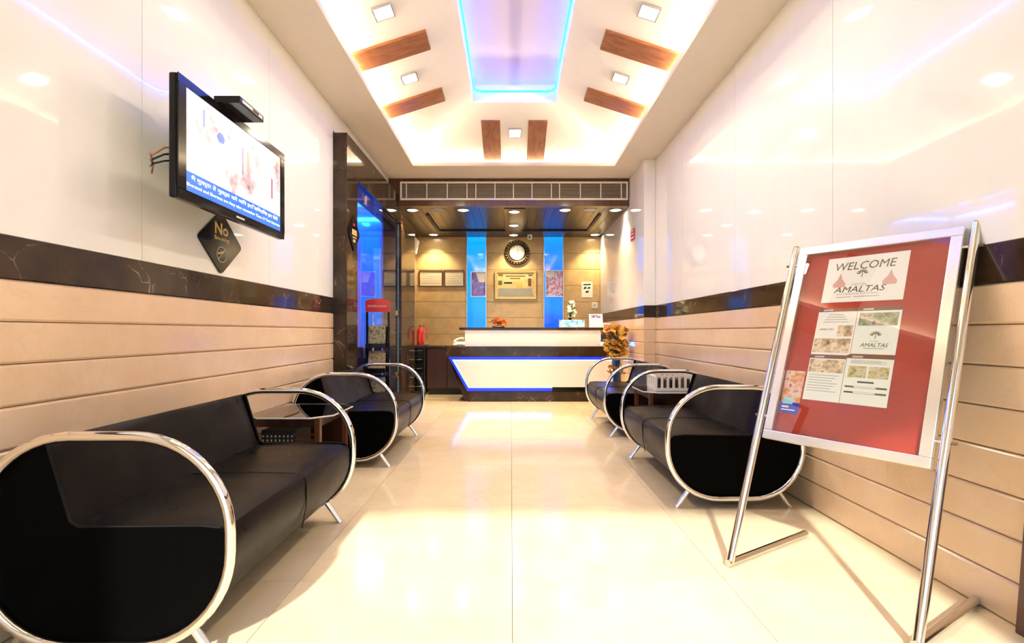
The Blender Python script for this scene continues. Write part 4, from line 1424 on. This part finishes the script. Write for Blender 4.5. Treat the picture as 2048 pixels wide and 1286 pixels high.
MB().obox(bp(u0 + fw, v0 + fw, .010), EU, EV, EN, u1 - u0 - 2 * fw, v1 - v0 - 2 * fw, .002).build('glass_cover', 'boardglass', nb)


def sheet(label, name, ua, ub, va, vb, mat, group='papers on the notice board', n0=-.0018):
    t = thing(name, label, 'poster', bp((ua + ub) / 2, va, n0), group)
    MB().obox(bp(ua, va, n0), EU, EV, EN, ub - ua, vb - va, .0008).build('sheet', mat, t)
    return t


def pr_(t, name, ua, ub, va, vb, mat, n0=-.0009):
    return MB().obox(bp(ua, va, n0), EU, EV, EN, ub - ua, vb - va, .0004).build(name, mat, t)


def pt_(t, body, ua, ub, va, vb, mat, shear=0.0, bold=0.0):
    return text('lettering', body, bp(ua, va, -.0009), EU, EV, ub - ua, vb - va, mat, t, .0004, shear, bold)


PN = -.0009


def tree_logo(t, uc, vc, s, mat):
    """little fan shaped tree emblem"""
    mb = MB()
    for k in range(7):
        a = math.radians(20 + 140 * k / 6)
        d_ = EU * math.cos(a) + EV * math.sin(a)
        e_ = EU * -math.sin(a) + EV * math.cos(a)
        mb.obox(bp(uc, vc, PN) + d_ * s * .45 - e_ * s * .10, d_, e_, EN, s * .55, s * .20, .0004)
    mb.obox(bp(uc - s * .06, vc - s * .55, PN), EU, EV, EN, s * .12, s * .9, .0004)
    mb.build('emblem', mat, t)


w1 = sheet('white WELCOME poster at the top of the notice board', 'welcome_poster', .168, .488, 1.262, 1.484, 'paper')
pt_(w1, 'WELCOME', .205, .445, 1.418, 1.456, 'oliveink', .15)
tree_logo(w1, .320, 1.392, .024, 'oliveink')
pt_(w1, 'HOTEL', .285, .345, 1.340, 1.350, 'grayink')
pt_(w1, 'AMALTAS', .215, .420, 1.308, 1.336, 'ink', .25)
pt_(w1, 'INTERNATIONAL', .232, .398, 1.296, 1.304, 'grayink')
for a, b in ((.23, .29), (.30, .40)):
    pr_(w1, 'lettering_line', a, b, 1.284, 1.287, 'grayink')
for uc in (.232, .430):
    fig = MB()
    q_ = [(0, .085), (.012, .05), (.034, .02), (.030, .0), (-.030, .0), (-.034, .02), (-.012, .05)]
    fig.add([bp(uc + a * .8, 1.335 + b * .8, PN + .0004) for a, b in q_], [tuple(range(7))])
    fig.add([bp(uc + a * .8, 1.335 + b * .8, PN) for a, b in q_], [tuple(range(7))[::-1]])
    fig.build('pink_ornament', plain('pink_print', (.72, .42, .34), .5), w1)

w2 = sheet('upper left leaflet below the welcome poster', 'leaflet', .168, .328, 1.012, 1.232, 'paper')
w3 = sheet('upper right leaflet with a garden photo and logo', 'leaflet', .330, .493, 1.020, 1.232, 'paper2')
w4 = sheet('lower left leaflet with a room photo across its top', 'leaflet', .168, .318, .800, 1.010, 'paper2')
w5 = sheet('lower right leaflet with two small lawn photos', 'leaflet', .320, .493, .800, 1.016, 'paper2')
for t, a, b, v in ((w2, .168, .328, 1.216), (w3, .330, .493, 1.216), (w4, .168, .318, .994), (w5, .320, .493, 1.000)):
    pr_(t, 'brown_header', a, b, v, v + .016, 'brownink')
    pr_(t, 'header_mark', a + .02, a + .06, v + .004, v + .011, 'silverprint', -.0005)
pr_(w2, 'photo', .172, .322, 1.022, 1.088, 'photo_a')
pr_(w2, 'photo', .262, .322, 1.098, 1.150, 'photo_a')
pt_(w2, 'AMALTAS', .185, .245, 1.128, 1.136, 'ink', .2)
for k in range(4):
    pr_(w2, 'lettering_line', .195 + .006 * k, .30 - .008 * k, 1.165 + .012 * k, 1.1675 + .012 * k, 'grayink')
pr_(w3, 'photo', .340, .484, 1.148, 1.206, 'photo_b')
tree_logo(w3, .412, 1.100, .022, 'oliveink')
pt_(w3, 'HOTEL', .396, .428, 1.074, 1.080, 'grayink')
pt_(w3, 'AMALTAS', .360, .464, 1.052, 1.069, 'ink', .25)
pr_(w3, 'lettering_line', .375, .450, 1.044, 1.047, 'grayink')
pr_(w4, 'photo', .172, .314, .930, .988, 'photo_a')
for k in range(7):
    pr_(w4, 'lettering_line', .178, .30 - .012 * (k % 3), .915 - .012 * k, .9175 - .012 * k, 'grayink')
pr_(w5, 'photo', .334, .402, .916, .966, 'photo_c')
pr_(w5, 'photo', .410, .482, .916, .966, 'photo_c')
pr_(w5, 'lettering_line', .375, .435, .894, .901, 'ink')
for v in (.872, .848):
    pr_(w5, 'dark_bar', .330, .484, v, v + .007, 'ink')
    pr_(w5, 'lettering_line', .365, .445, v + .001, v + .006, 'paper', -.0005)
for k in range(4):
    pr_(w5, 'lettering_line', .338, .47 - .02 * (k % 2), .978 + .004 * k, .9795 + .004 * k, 'grayink')
w6 = sheet('small red and blue brochure at the lower left of the board', 'brochure', .074, .160, .726, .928, m_patches('brochure_print', [(.55, .04, .03), (.70, .30, .12), (.75, .62, .50), (.45, .02, .02)], 26.0))
pr_(w6, 'blue_area', .074, .160, .726, .778, plain('brochure_blue', (.03, .04, .50), .4))
pr_(w6, 'pale_area', .084, .130, .770, .800, plain('brochure_cyan', (.35, .70, .80), .4), -.0005)
pr_(w6, 'lettering_line', .084, .115, .752, .760, 'paper', -.0005)
pr_(w6, 'lettering_line', .084, .145, .740, .745, 'paper', -.0005)
